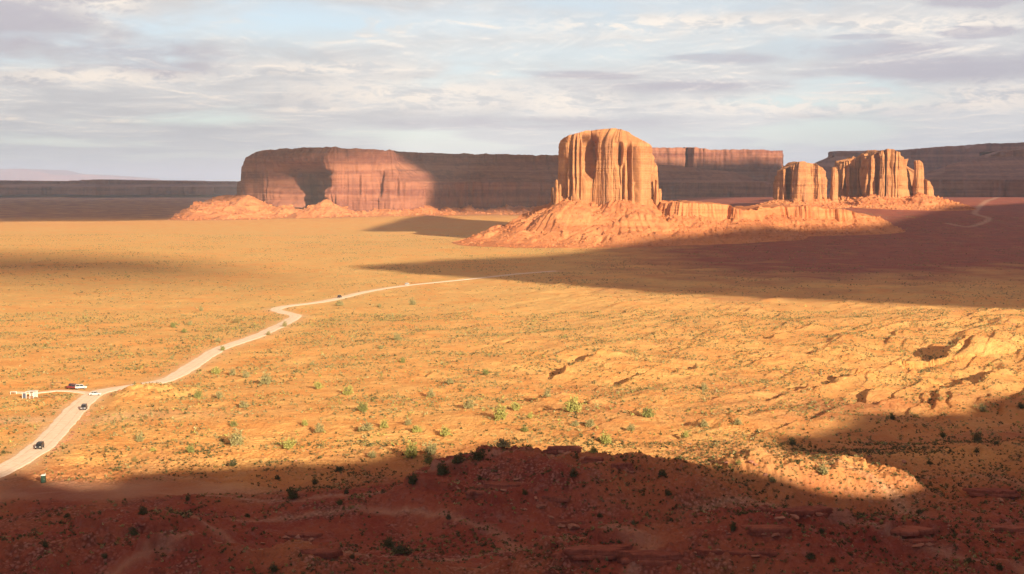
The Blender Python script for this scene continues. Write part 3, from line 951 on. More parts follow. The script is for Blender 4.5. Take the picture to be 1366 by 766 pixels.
cliff('cliff', M1, 1.9, lambda x, y: np.interp(x, [X_(316, 3500), X_(430, 3500), X_(560, 3500), X_(1036, 3600)], [Z_(264, 3500), Z_(284, 3500), Z_(279, 3500), Z_(276, 3600)]), m1_top, ROCKM, ms, nz=120, amp=(9, 5, 2), fs=(70, 26, 9),
      inset=m1_inset, smooth=10, crack=7, strata=1.0, axis=((X_(400, 4000), 4000), (X_(930, 4000), 4000)), capn=50, cap_noise=2.0,
      alcoves=[(X_(400, 3470), 58, 125, Z_(300, 3450), Z_(224, 3450), 0), (X_(505, 3400), 9, 16, Z_(262, 3400), Z_(230, 3400), 0), (X_(480, 3410), 4, 9, Z_(262, 3400), Z_(232, 3400), 0), (X_(530, 3410), 5, 10, Z_(262, 3400), Z_(236, 3400), 0)])
talus('talus_slope', M1, (X_(235, 3300), X_(1060, 3500), 3080, 3760), 3.0, lambda x, y: np.interp(x, [X_(300, 3500), X_(340, 3500), X_(390, 3500), X_(560, 3500), X_(1036, 3600)], [Z_(261, 3500), Z_(266, 3500), Z_(280, 3500), Z_(277, 3500), Z_(274, 3600)]), 150, TAL, ms, gul=6.5, gf=34, slope=0.23,
      blocks=0.9, stones=1300, stone_r=3.6, cones=[(X_(436, 3400), 3400, Z_(266, 3400), 0.45), (X_(384, 3450), 3450, Z_(273, 3450), 0.42), (X_(330, 3470), 3480, Z_(260, 3480), 0.55)])

# --- mesas farther back
def mesa(label, pts, us, vs, y0, vb, ds, amp, fs, axis, inset=None, nz=60, alcoves=(), mat=ROCKM):
    e = empty('mesa', (X_(sum(us) / len(us), y0), y0, 20))
    tag(e, label, 'mesa')
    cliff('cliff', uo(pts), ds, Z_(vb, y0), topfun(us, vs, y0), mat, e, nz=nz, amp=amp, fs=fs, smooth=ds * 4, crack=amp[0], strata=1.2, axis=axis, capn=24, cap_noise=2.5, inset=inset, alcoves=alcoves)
    return e


mesa('far flat mesa right behind the tall butte, ending in a sheer right edge',
     [(800, 5000), (850, 4800), (912, 4800), (916, 4860), (922, 4780), (1000, 4770), (1041, 4790), (1041, 5400), (860, 5500)], [800, 868, 928, 940, 948, 1000, 1041], [197, 197, 197, 199, 200, 200, 201], 4800, 262, 4.0, (9, 5, 3), (90, 35, 14),
     ((X_(860, 5100), 5100), (X_(1000, 5100), 5100)))
mesa('most distant dark mesa on the right, its long level top rising behind the fins',
     [(1074, 5700), (1084, 5560), (1150, 5480), (1220, 5500), (1290, 5450), (1420, 5400), (1600, 5400), (1600, 6600), (1120, 6500)], [1070, 1075, 1080, 1092, 1112, 1150, 1200, 1215, 1250, 1280, 1284, 1300, 1366, 1600],
     [240, 216, 207, 203, 201, 204, 203, 200, 196, 195, 199, 193, 191, 190], 5500, 262, 5.0, (12, 7, 3), (110, 40, 16), ((X_(1200, 6000), 6000), (X_(1480, 6000), 6000)),
     inset=lambda t, x, z: 90 * np.clip((z - Z_(222, 5500)) / 40, 0, 1) * ss(-x, -X_(1240, 5500), -X_(1180, 5500)))
z4 = lambda v: Z_(v, 3600)
mesa('dark stepped mesa at the right edge, red cliff band under long banded slopes',
     [(1200, 3900), (1212, 3700), (1250, 3620), (1300, 3600), (1366, 3580), (1500, 3560), (1800, 3600), (1800, 4600), (1260, 4600)], [1190, 1225, 1240, 1262, 1285, 1300, 1318, 1340, 1366, 1500, 1800],
     [250, 226, 222, 217, 213, 209, 203, 201, 198, 192, 190], 3800, 272, 3.0, (9, 5, 2), (70, 26, 9), ((X_(1330, 4150), 4150), (X_(1680, 4150), 4150)),
     inset=lambda t, x, z: 20 * ss(z, z4(240), z4(238)) + 170 * np.clip((z - z4(238)) / (z4(212) - z4(238)), 0, 1.2), nz=110)
fe = mesa('very distant low mesa along the left horizon with small sunlit patches',
          [(-600, 9300), (-200, 9000), (0, 8700), (60, 9000), (130, 8600), (200, 8900), (260, 8800), (340, 9000), (500, 9500), (500, 11500), (-600, 11500)], [-600, -200, 0, 60, 110, 160, 192, 200, 260, 330, 500],
          [242, 241, 241, 242, 240, 240, 242, 241, 243, 242, 242], 9000, 259, 12.0, (30, 14, 7), (260, 90, 40), ((X_(-400, 10300), 10300), (X_(420, 10300), 10300)),
          inset=lambda t, x, z: 130 * np.clip((z - Z_(249, 9000)) / 15, 0, 1), nz=30)
fm = empty('distant_mountain', (X_(40, 40000), 40000, 0))
tag(fm, 'faint pale blue mountain barely showing above the far left horizon', 'mountain')
cliff('slope', uo([(-160, 40500), (-80, 39000), (30, 38500), (120, 39000), (230, 40500), (120, 43000), (-80, 43000)]), 60, 0, topfun([-160, -60, 0, 20, 52, 68, 95, 130, 165, 230], [236, 229, 226, 226, 226, 229, 234, 233, 236, 240], 40000), ROCKM, fm,
      nz=20, amp=(120, 50, 10), fs=(1500, 500, 200), smooth=300, crack=0, strata=1, axis=((X_(-60, 40500), 40500), (X_(140, 40500), 40500)), capn=20, cap_noise=12, lean=0.9)

# ---------------------------------------------------------------- what casts the big shadows: the mesa wall behind the viewpoint, clouds, and added shade slabs
PERP = np.array([-SUNH[1], SUNH[0]])      # (cos az, sin az)
A0 = 150.0
edge_px = [(0, 632), (20, 630), (38, 629), (58, 645), (100, 652), (150, 648), (165, 632), (230, 627), (340, 621), (410, 619), (480, 614), (540, 603), (580, 606), (620, 600), (668, 599), (700, 601), (752, 602), (805, 614), (818, 622),
           (835, 619), (880, 615), (930, 626), (958, 630), (1040, 646), (1130, 651), (1190, 645), (1214, 628), (1010, 588), (1080, 582), (1128, 566), (1140, 553), (1200, 553), (1285, 553), (1300, 536), (1366, 524)]
prof = []
for (u, v) in edge_px[:12] + edge_px[-8:]:
    x, y, z = pick(u, v)
    p = np.array([x, y])
    prof.append((float(p @ PERP), z + (A0 - float(p @ SUNH)) * TAN))
# behind the crest the wall drops to a saddle, which lets the light through to the knoll
prof = [q for q in prof if q[0] < 188 or q[0] > 305] + [(190, 159), (200, 152), (215, 147), (226, 139), (240, 131), (255, 128), (270, 129), (276, 133), (286, 148), (297, 153)]
prof.sort()
pb = np.array([q[0] for q in prof])
ph = np.array([q[1] for q in prof])
bb = np.arange(-500, 900, 3.0)
hh = np.interp(bb, pb, ph)
hh = hh + 0.35 * n2d(bb / 9, bb * 0) * 1.0
wl = empty('mesa', (SUNH[0] * A0, SUNH[1] * A0, 60))
tag(wl, 'high mesa wall behind the viewpoint that throws the foreground shadow', 'mesa')
depth = [0, 0, 0, 4, 10, 25, 60, 300, 320]
zf = [-20, 60, None, None, None, None, None, None, -20]
rows = []
for k, (dd, z0) in enumerate(zip([-25, -14, -2, 0, 8, 25, 80, 380, 400], [-10, 0.55, 0.93, 1.0, 0.99, 0.985, 0.97, 0.9, -10])):
    jit = 6 * n2d(bb / 25, 0 * bb + k * 3.3) * (k != 3)
    ctr = (A0 + dd + jit)[:, None] * SUNH[None] + bb[:, None] * PERP[None]
    z = hh * z0 if z0 > 0 else 0 * hh + z0
    rows.append(np.concatenate([ctr, z[:, None]], 1))
co = np.stack(rows)
# the last 20 columns each side fall to the ground so the wall is closed
co[:, :6, 2] = -10
co[:, -6:, 2] = -10
me = mesh_np('cliff', co.reshape(-1, 3) - np.array(wl.location), grid_quads(len(rows), len(bb))[:, ::-1])
link('cliff', me, ROCKM, wl)

cm, t, bs = new_mat('cloud_shade_slab', 1.0)  # shared by the clouds and the slabs added for shade
bs.inputs['Base Color'].default_value = (0.85, 0.85, 0.87, 1)


def q_of(x, y, z):
    """where the sun ray through a point meets z = 0"""
    return (x - SUNH[0] * z / TAN, y - SUNH[1] * z / TAN)


def cloud(poly, alt, jag, fs, label):
    """a thin closed slab out of view, its outline shaped to shade the given stretch of valley"""
    p = np.array(poly, float)
    q = np.concatenate([p, p[:1]])
    L = np.r_[0, np.cumsum(np.linalg.norm(np.diff(q, axis=0), axis=1))]
    n = max(40, int(L[-1] / (fs * 0.3)))
    s = np.linspace(0, L[-1], n, endpoint=False)
    r = np.stack([np.interp(s, L, q[:, 0]), np.interp(s, L, q[:, 1])], 1)
    r[:, 0] += jag * (n2d(s / fs, s * 0 + 3) + 0.5 * n2d(s / fs * 2.7, s * 0 + 8))
    r[:, 1] += jag * (n2d(s / fs + 50, s * 0 + 5) + 0.5 * n2d(s / fs * 2.7, s * 0 + 1))
    r = r + SUNH[None] * alt / TAN
    bm = bmesh.new()
    th = alt * 0.012
    vs = [bm.verts.new((a, b, alt)) for a, b in r]
    f = bm.faces.new(vs)
    f.normal_update()
    ex = bmesh.ops.extrude_face_region(bm, geom=[f])
    for v_ in ex['geom']:
        if isinstance(v_, bmesh.types.BMVert):
            v_.co.z += th
    bmesh.ops.recalc_face_normals(bm, faces=bm.faces)
    bmesh.ops.triangulate(bm, faces=bm.faces)
    me = bpy.data.meshes.new('cloud')
    bm.to_mesh(me)
    o = link('cloud', me, cm)
    tag(o, label, 'cloud', kind='structure')
    return o


gp = lambda u, v: q_of(*pick(u, v))
LOW_SLAB = 700.0
A_low = [gp(*p) for p in [(482, 359), (560, 366), (640, 372), (700, 376), (790, 384), (870, 392), (1000, 397), (1100, 402), (1240, 408), (1366, 413)]] + [(900, 700), (2600, 900), (3200, 3300), (1180, 3050), (700, 2560)]
A_up = [q_of(*at_y(u, v, y_)) for u, v, y_ in [(1192, 297, 1900), (1100, 301, 1880), (1040, 301, 1840), (990, 302, 1800), (940, 310, 1790), (880, 320, 1790)]] + [gp(*p) for p in [(838, 330), (760, 341), (640, 347), (560, 352)]]
cloud(A_low + A_up, LOW_SLAB, 5, 60, 'unseen low slab added to shade the valley floor on the right')  # added slab out of view, outlined to match the valley shadow
B_ = [(40, 3560), (260, 3300), (700, 3200), (1150, 3250), (3500, 3300), (5000, 5200), (1200, 5230), (820, 5230), (500, 5180), (100, 5200), (-900, 5200), (-640, 4020), (-470, 3960), (-370, 3850), (-310, 3700), (-250, 3560)]
cloud(B_, 1500, 30, 160, 'broad cloud bank shading the far mesas')
B2_ = [(760, 5420), (1100, 5440), (5200, 5300), (6000, 6000), (6000, 9500), (700, 9500), (700, 6000)]
cloud(B2_, 1500, 30, 160, 'broad cloud bank shading the most distant mesa')
C_ = [(-6000, 3060), (-1120, 3085), (-900, 3150), (-790, 3240), (-800, 3420), (-900, 3700), (-1000, 4100), (-1100, 5200), (-1500, 12500), (-7000, 12500)]
cloud(C_, 1500, 22, 160, 'broad cloud bank shading the plain at far left')
E_ = [gp(*p) for p in [(492, 308), (530, 297), (556, 290), (576, 288), (620, 293), (700, 298), (760, 300)]] + [(150, 2440), (-240, 2440)]
cloud(E_, LOW_SLAB, 4, 60, 'unseen low slab added to extend the shadow behind the tall butte')  # added slab, stretches the butte's own shorter shadow
F_ = [(-980, 3640), (-800, 3660), (-690, 3760), (-600, 3860), (-560, 4010), (-800, 4060), (-1000, 4000)]
cloud(F_, 3600, 20, 100, 'unseen high slab added to dim the left end of the long mesa')  # added out of view only to dim this end of the mesa
D_ = [(-640, 1200), (-420, 1180), (-260, 1230), (-240, 1330), (-330, 1430), (-500, 1490), (-700, 1500), (-900, 1400)]
cloud(D_, 5200, 40, 130, 'high cloud patch shading the plain at left')

# ---------------------------------------------------------------- haze
bm = bmesh.new()
bmesh.ops.create_cube(bm, size=1)
me = bpy.data.meshes.new('haze')
bm.to_mesh(me)
hz = link('haze', me)
hz.scale = (124000, 124000, 640)
hz.location = (0, 0, -60 + 320)
hm = bpy.data.materials.new('haze_air')
hm.use_nodes = True
nt = hm.node_tree
nt.nodes.clear()
o_ = nt.nodes.new('ShaderNodeOutputMaterial')
pv = nt.nodes.new('ShaderNodeVolumePrincipled')
pv.inputs['Color'].default_value = (0.62, 0.78, 1.0, 1)
pv.inputs['Density'].default_value = 4.2e-5
pv.inputs['Anisotropy'].default_value = 0.0
nt.links.new(pv.outputs[0], o_.inputs['Volume'])
me.materials.append(hm)
tag(hz, kind='stuff')

# ---------------------------------------------------------------- vegetation
def leaf_cloud(n, rx, rz, leaf, seed, dome=True):
    """n small leaf-sprig triangles spread through a rounded bush; returns verts, tris, per-vertex shade"""
    g_ = np.random.default_rng(seed)
    d = g_.normal(size=(n, 3))
    d /= np.linalg.norm(d, axis=1)[:, None]
    d[:, 2] = np.where(d[:, 2] < 0, d[:, 2] * 0.45, d[:, 2])
    lob = 0.72 + 0.85 * n3d(d[:, 0] * 2.0 + seed * 1.37, d[:, 1] * 2.0, d[:, 2] * 2.0 + 3)
    rad = (g_.uniform(0.25, 1, n) ** 0.45) * lob
    c = d * rad[:, None] * np.array([rx, rx, rz])
    c[:, 2] += rz * 0.42
    a = g_.normal(size=(n, 3))
    a /= np.linalg.norm(a, axis=1)[:, None]
    b = np.cross(a, g_.normal(size=(n, 3)))
    b /= np.linalg.norm(b, axis=1)[:, None]
    s = (leaf * g_.uniform(0.6, 1.3, n))[:, None]
    v = np.stack([c - a * s * .8, c + a * s * .8, c + b * s * 1.5], 1).reshape(-1, 3)
    v[:, 2] = np.maximum(v[:, 2], 0.0)
    return v, np.arange(3 * n).reshape(-1, 3)


lm, t, bs = new_mat('scrub_leaves', 0.8)
oi = t.node('ShaderNodeObjectInfo')
a_ = t.node('ShaderNodeAttribute', attribute_name='tint')
geo = t.node('ShaderNodeNewGeometry')
nn = t.noise(geo.outputs['Position'], 2.2, 3)
c = t.mix(t.ramp(nn, 0.35, 0.65), a_.outputs['Color'], t.mix(1.0, a_.outputs['Color'], (0.66, 0.74, 0.6), 'MULTIPLY'))
t.l.new(c, bs.inputs['Base Color'])
bark = plain('bark', (0.16, 0.11, 0.08), 0.95)

TINTS = {'sage': (0.37, 0.32, 0.16), 'green': (0.27, 0.27, 0.10), 'dark': (0.115, 0.115, 0.055), 'dry': (0.34, 0.24, 0.10), 'lime': (0.42, 0.39, 0.13)}  # 'dark' mainly puts the shade of shadowed bushes into leaf colour


def foliage_mesh(n, rx, rz, leaf, seed, tint):
    v, f = leaf_cloud(n, rx, rz, leaf, seed)
    me = mesh_np('foliage', v, f, False)
    vcol(me, 'tint', np.tile(np.array(TINTS[tint]), (len(v), 1)))
    me.materials.append(lm)
    return me


def stem_mesh(seed, h, rx):
    """short trunk splitting into tapered limbs"""
    g_ = random.Random(seed)
    vs, fs = [], []

    def limb(a, b, r0, r1):
        a, b = Vector(a), Vector(b)
        d = (b - a).normalized()
        s = d.cross(Vector((0.3, 0.9, 0.1))).normalized()
        q = d.cross(s)
        k = len(vs)
        for p, rr_ in ((a, r0), (b, r1)):
            for i in range(5):
                an = i * 2 * math.pi / 5
                vs.append(p + (s * math.cos(an) + q * math.sin(an)) * rr_)
        for i in range(5):
            fs.append((k + i, k + (i + 1) % 5, k + 5 + (i + 1) % 5, k + 5 + i))
    top = (g_.uniform(-.1, .1), g_.uniform(-.1, .1), h * 0.3)
    limb((0, 0, -0.3), top, 0.09 * h, 0.06 * h)
    for i in range(5):
        an = i * 1.26 + g_.uniform(-.3, .3)
        limb(top, (math.cos(an) * rx * 0.6, math.sin(an) * rx * 0.6, h * g_.uniform(.55, .85)), 0.045 * h, 0.012 * h)
    return mesh_np('stem', np.array([tuple(v) for v in vs]), np.array(fs))


# unit-size bushes (about 1 m radius) used scaled
protos = {}
for ti in TINTS:
    protos[ti] = []
    for k in range(5):
        fo = foliage_mesh((1000, 1250, 800, 1300, 900)[k], 1.0, (1.0, 1.15, 0.8, 1.0, 0.9)[k], 0.09, 40 + k * 7 + len(ti), ti)
        st_ = stem_mesh(k * 5 + 2, 1.3, 1.0)
        st_.materials.append(bark)
        protos[ti].append((fo, st_))

# (u, v of the foot, width in photo pixels, tint)
B = """385 598 25 lime;355 513 17 dark;407 568 11 lime;426 577 16 sage;484 549 17 green;489 575 22 sage;513 571 15 lime;556 577 17 lime;545 567 11 sage;594 582 19 lime;549 611 23 lime;575 607 24 sage;571 618 16 green
611 618 21 dark;638 614 22 dark;590 634 22 dark;551 646 19 dark;668 560 24 lime;671 597 23 sage;390 666 19 dark;370 640 9 dark;452 629 13 dark;497 611 14 sage;425 519 15 lime;464 527 17 lime;626 545 17 sage
420 646 10 dark;462 659 9 dark;187 589 14 sage;204 602 10 lime;254 604 14 green;316 594 24 sage;264 531 14 green;293 531 12 dark;325 544 18 sage;312 569 12 dark;311 622 15 dark;180 616 9 dry;288 499 15 lime;310 501 12 dark;328 504 12 dark
765 549 27 lime;808 592 18 lime;792 605 15 lime;864 557 20 dark;787 570 14 sage;767 569 14 sage;700 576 13 green;884 635 14 dark;765 636 12 dark;939 570 15 sage;984 567 15 sage;914 584 12 lime;939 520 12 sage;707 558 10 lime;688 548 17 lime;891 661 12 dark
1057 594 12 dark;1304 589 15 dark;1329 593 9 dark;1303 604 10 dark;1362 545 13 dark;1258 584 11 dark;1310 549 12 sage;1098 633 18 sage;191 687 15 dark;178 714 17 dark;366 763 14 dark;519 730 16 dark;536 739 28 dark;598 693 8 dark;453 674 10 dark
978 708 12 dark;1096 712 10 dark;1081 746 16 dark;1333 760 13 dark;1292 751 11 dark;1226 685 10 dark;1030 643 11 sage;1111 750 10 dark;1166 721 8 dark;231 437 9 dark;253 434 8 sage;246 444 9 dark;291 456 10 sage;229 479 7 dark;316 431 10 dry;268 415 7 dark
550 407 12 dark;530 454 14 sage;506 410 7 dark;508 466 8 dark;297 468 8 dark;380 436 8 dark;358 447 8 dark;453 408 12 sage;416 487 8 dark;537 484 9 dark;600 512 12 sage;648 500 10 dark;575 530 12 sage;730 530 14 sage;842 575 12 sage
985 620 9 green;1190 560 10 dark;1240 620 10 dark;1150 690 9 dark;700 660 9 dark;640 640 9 dark;800 690 9 dark;845 700 8 dark;250 668 8 dark;330 690 9 dark;90 690 9 dark;60 730 11 dark;140 745 10 dark;470 745 9 dark""".replace('\n', ';')
items = []
for s_ in B.split(';'):
    u, v, wd, ti = s_.split()
    if ti == 'dark' and float(v) < 600 and not (float(u) > 1000 and float(v) > 540):  # bushes out in the sun lose the dark shade tint
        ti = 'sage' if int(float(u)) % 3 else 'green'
    x, y, z = pick(float(u), float(v))
    items.append([float(u), float(v), float(wd), ti, x, y, z])
regions = {}
for it in items:
    u, v, wd, ti, x, y, z = it
    if v < 480:
        rg = 'on the plain near the far road' if u < 420 else 'on the open plain beyond the washes'
    elif v < 540:
        rg = 'on the sunlit slope above the shadow, farther band'
    elif u < 440 and v < 630:
        rg = 'on the sunlit flat right of the road'
    elif u < 640 and v < 612:
        rg = 'in the sunlit band above the shadow edge'
    elif v < 612 and u < 1000 and not (v > 608):
        rg = 'among the sunlit washes right of centre'
    elif u < 480:
        rg = 'on the shaded lower left slope'
    elif u < 720:
        rg = 'on the shaded slope below centre'
    elif v < 625 and u > 1000:
        rg = 'on the shaded flat behind the lit knoll'
    elif v < 650 and 960 < u < 1200:
        rg = 'on the sunlit knoll'
    else:
        rg = 'on the shaded right foreground slope'
    regions.setdefault(rg, []).append(it)
ORD = ['first', 'second', 'third', 'fourth', 'fifth', 'sixth', 'seventh', 'eighth', 'ninth', 'tenth', 'eleventh', 'twelfth', 'thirteenth', 'fourteenth', 'fifteenth', 'sixteenth', 'seventeenth', 'eighteenth', 'nineteenth', 'twentieth']
CW = {'sage': 'grey-green', 'green': 'green', 'dark': 'dark', 'dry': 'dry', 'lime': 'yellow-green'}


def ordinal(k):
    if k < 20:
        return ORD[k]
    tens = {2: 'twenty', 3: 'thirty', 4: 'forty'}[(k + 1) // 10]
    return tens + ('-' + ORD[(k + 1) % 10 - 1] if (k + 1) % 10 else '')


def dup_thing(name, loc, rz, sc, fo, st_, parts=True):
    if parts:
        e = empty(name, loc, rz)
        e.scale = sc
        a = bpy.data.objects.new('foliage', fo)
        C.objects.link(a)
        a.parent = e
        b = bpy.data.objects.new('trunk', st_)
        C.objects.link(b)
        b.parent = e
        return e
    e = bpy.data.objects.new(name, fo)
    C.objects.link(e)
    e.location = loc
    e.rotation_euler = (0, 0, rz)
    e.scale = sc
    return e


k = 0
for rg, lst in regions.items():
    lst.sort(key=lambda q: q[0])
    for i, (u, v, wd, ti, x, y, z) in enumerate(lst):
        rad = wd / F * y * 0.5
        fo, st_ = protos[ti][k % 5]
        big = wd >= 12
        hsc = rad * random.uniform(1.1, 1.45) * (0.72 if wd > 24 else 1.0)
        o = dup_thing('juniper' if wd >= 16 else 'shrub', (x, y, z - 0.05), random.uniform(0, 6.28), (rad, rad * random.uniform(.85, 1.1), hsc), fo, st_, big)
        sz = 'large' if wd >= 20 else ('small' if wd < 12 else 'rounded')
        nm = 'juniper bush' if wd >= 16 else 'shrub'
        rank = ('leftmost' if i == 0 else 'rightmost' if i == len(lst) - 1 else ordinal(i) + ' from left')
        rg = rg.replace('on the sunlit slope above the shadow, farther band', 'on the slope above the sunlit band')
        tag(o, f'{sz} {CW[ti]} {nm}, {rank} {rg}', 'shrub', 'bushes ' + rg)
        k += 1


# ground cover too fine to count
def scatter(n, rmin, rmax, ulo, uhi, seed, power=1.0):
    g_ = np.random.default_rng(seed)
    u = g_.uniform(ulo, uhi, n)
    # spread evenly over real ground: r^2 uniform
    r = np.sqrt(g_.uniform(rmin ** 2, rmax ** 2, n))
    x = (u - CU) / F * r
    return x, r, g_


def build_scrub(name, xs, ys, zs, rad, hs, tints, nleaf, leaf, seed, bank=24):
    base = [leaf_cloud(nleaf, 1.0, 1.0, leaf, seed + b)[0] for b in range(bank)]
    base = np.stack(base)                               # bank, 3n, 3
    n = len(xs)
    kk = np.random.default_rng(seed).integers(0, bank, n)
    v = base[kk] * np.stack([rad, rad, hs], 1)[:, None, :]
    v[..., 0] += xs[:, None]
    v[..., 1] += ys[:, None]
    v[..., 2] += zs[:, None]
    v = v.reshape(-1, 3)
    f = np.arange(len(v)).reshape(-1, 3)
    me = mesh_np(name, v, f, False)
    vcol(me, 'tint', np.repeat(tints, 3 * nleaf, 0))
    o = link(name, me, lm)
    tag(o, kind='stuff')
    return o


def tint_rand(n, g_, choices, probs):
    c = np.array([TINTS[q] for q in choices])[g_.choice(len(choices), n, p=probs)]
    return np.clip(c * g_.uniform(0.6, 1.25, n)[:, None], 0, 1)


def offroad(x, y):
    return (dist_path(x, y, ROAD) > 6.0) & (dist_path(x, y, SPUR) > 5.0)


# near, shaded slopes, mostly in the dark tint that stands for shade
x, y, g_ = scatter(46000, 222, 440, -120, 1480, 21)
den = 0.25 + 0.9 * fbm(x / 18, y / 18, 3) + 0.45 * ss(x, -30, 50)
m = (g_.uniform(0, 1, len(x)) < np.clip(den, 0.05, 1)) & offroad(x, y) & (bump(x, y, X_(110, 372, 655), 372, 50, 11, 0, 2) < 0.3)
x, y = x[m], y[m]
n = len(x)
rad = 0.26 + 0.60 * g_.beta(1.5, 4.2, n)
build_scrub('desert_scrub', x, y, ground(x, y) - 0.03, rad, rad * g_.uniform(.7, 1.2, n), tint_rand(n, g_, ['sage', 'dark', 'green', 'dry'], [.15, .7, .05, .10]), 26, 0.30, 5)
# middle, sunlit
x, y, g_ = scatter(95000, 430, 900, -120, 1480, 22)
al, pe = x * 0.52 + y * 0.854, x * 0.854 - y * 0.52
den = 0.42 + 0.8 * fbm(x / 30, y / 30, 3) + 0.3 * n2d(pe / 12, al / 80)
m = (g_.uniform(0, 1, len(x)) < np.clip(den, 0.08, 1)) & offroad(x, y)
x, y = x[m], y[m]
n = len(x)
rad = 0.24 + 0.9 * g_.beta(1.3, 4.6, n)
build_scrub('desert_scrub', x, y, ground(x, y) - 0.03, rad, rad * g_.uniform(.7, 1.15, n), tint_rand(n, g_, ['sage', 'dark', 'lime', 'dry'], [.38, .20, .10, .32]), 16, 0.40, 6)
# far plain
x, y, g_ = scatter(75000, 900, 2300, -120, 1480, 23)
den = 0.35 + 0.9 * fbm(x / 80, y / 80, 3)
m = (g_.uniform(0, 1, len(x)) < np.clip(den, 0.05, 1)) & offroad(x, y)
x, y = x[m], y[m]
n = len(x)
rad = 0.4 + 1.2 * g_.beta(1.2, 6, n)
build_scrub('desert_scrub', x, y, ground(x, y) - 0.05, rad, rad * g_.uniform(.6, .95, n), tint_rand(n, g_, ['sage', 'dark', 'lime', 'dry'], [.40, .22, .04, .34]), 8, 0.55, 7)


# loose stones
def build_stones(name, xs, ys, zs, rad, seed, bank=16, sub=1):
    vs = [rock_verts(seed + b, sub) for b in range(bank)]
    f0 = vs[0][1]
    base = np.stack([q[0] for q in vs])
    g_ = np.random.default_rng(seed)
    n = len(xs)
    kk = g_.integers(0, bank, n)
    sc = np.stack([rad * g_.uniform(.8, 1.5, n), rad * g_.uniform(.8, 1.3, n), rad * g_.uniform(.45, .9, n)], 1)
    v = base[kk] * sc[:, None, :]
    v[..., 0] += xs[:, None]
    v[..., 1] += ys[:, None]
    v[..., 2] += zs[:, None]
    nv = base.shape[1]
    f = (f0[None] + (np.arange(n) * nv)[:, None, None]).reshape(-1, 3)
    o = link(name, mesh_np(name, v.reshape(-1, 3), f, False), STONE)
    tag(o, kind='stuff')
    return o


x, y, g_ = scatter(34000, 222, 430, -120, 1480, 31)
hz_ = ground(x, y)
den = 0.15 + 0.9 * ss(hz_, 3, 10) * ss(fbm(x / 20 + 7, y / 20, 3), -0.25, 0.35)
m = (g_.uniform(0, 1, len(x)) < den) & offroad(x, y) & (bump(x, y, X_(110, 372, 655), 372, 50, 11, 0, 2) < 0.3)
x, y = x[m], y[m]
rad = 0.12 + 0.55 * g_.beta(1.1, 7, len(x))
build_stones('loose_rubble', x, y, ground(x, y) + 0.02, rad, 50)
x, y, g_ = scatter(9000, 430, 950, 500, 1480, 32)
den = ss(fbm(x / 35 + 7, y / 35, 3), 0.0, 0.5)
m = (g_.uniform(0, 1, len(x)) < den) & offroad(x, y)
x, y = x[m], y[m]
rad = 0.2 + 0.6 * g_.beta(1.1, 6, len(x))
build_stones('loose_rubble', x, y, ground(x, y) + 0.03, rad, 80)

# counted boulders: the row along the road, the ledge blocks, blocks near the knoll
BR = """160 521 1.0;156 524 .8;150 527 1.1;118 551 .9;117 554 1.1;112 562 .8;108 566 .9;106 571 .7;97 577 1.0;95 581 1.1;93 584 1.0;90 588 .8;85 590 .8;78 594 1.0;76 597 .8;72 601 .9;69 605 .7;66 609 .7;63 618 .7|dark boulders lining the road's right side
735 602 1.2;750 603 1.4;758 605 1.0;778 612 1.1;790 616 1.3;801 618 1.2;826 624 1.5;834 628 1.6;842 630 1.0;870 626 .9|ledge blocks on the shaded crest
640 648 1.2;655 652 1.0;672 655 1.3;690 640 1.1;715 665 1.0;722 676 1.6;735 690 1.1;748 700 2.0;765 703 2.2;660 640 1.0;612 652 .9;700 680 .9|blocks on the shaded slope below centre
382 718 1.3;400 717 1.6;416 720 1.2;428 740 1.5;415 744 1.0;350 725 .9|blocks on the shaded bottom-left mound
1060 690 1.4;1075 687 1.6;1092 686 1.2;1040 692 1.2;1020 712 1.4;1033 715 1.6;1012 708 1.0;1225 728 1.4;1240 727 1.1;1310 660 1.3;1335 668 1.5;1350 672 1.1;960 735 1.3;930 738 1.1;1008 742 1.2|blocks on the shaded right foreground
970 617 .9;987 619 1.2;1002 616 1.4;1008 620 .9;1020 634 1.0;1085 606 .9;1110 607 .8;1160 609 .8;1205 616 1.3|sunlit blocks on the knoll
1042 497 1.2;1050 495 1.0;1058 499 1.1;1083 498 1.3;1094 499 1.2;1078 503 .8;1346 430 1.4;1352 433 1.2;1340 438 1.0|pale blocks beside the right-hand washes""".split('\n')
LEDGE = rock_mat('bedded_red_rock', (0.20, 0.062, 0.042), (0.33, 0.12, 0.078), (0.11, 0.04, 0.03), 0.06, 9)
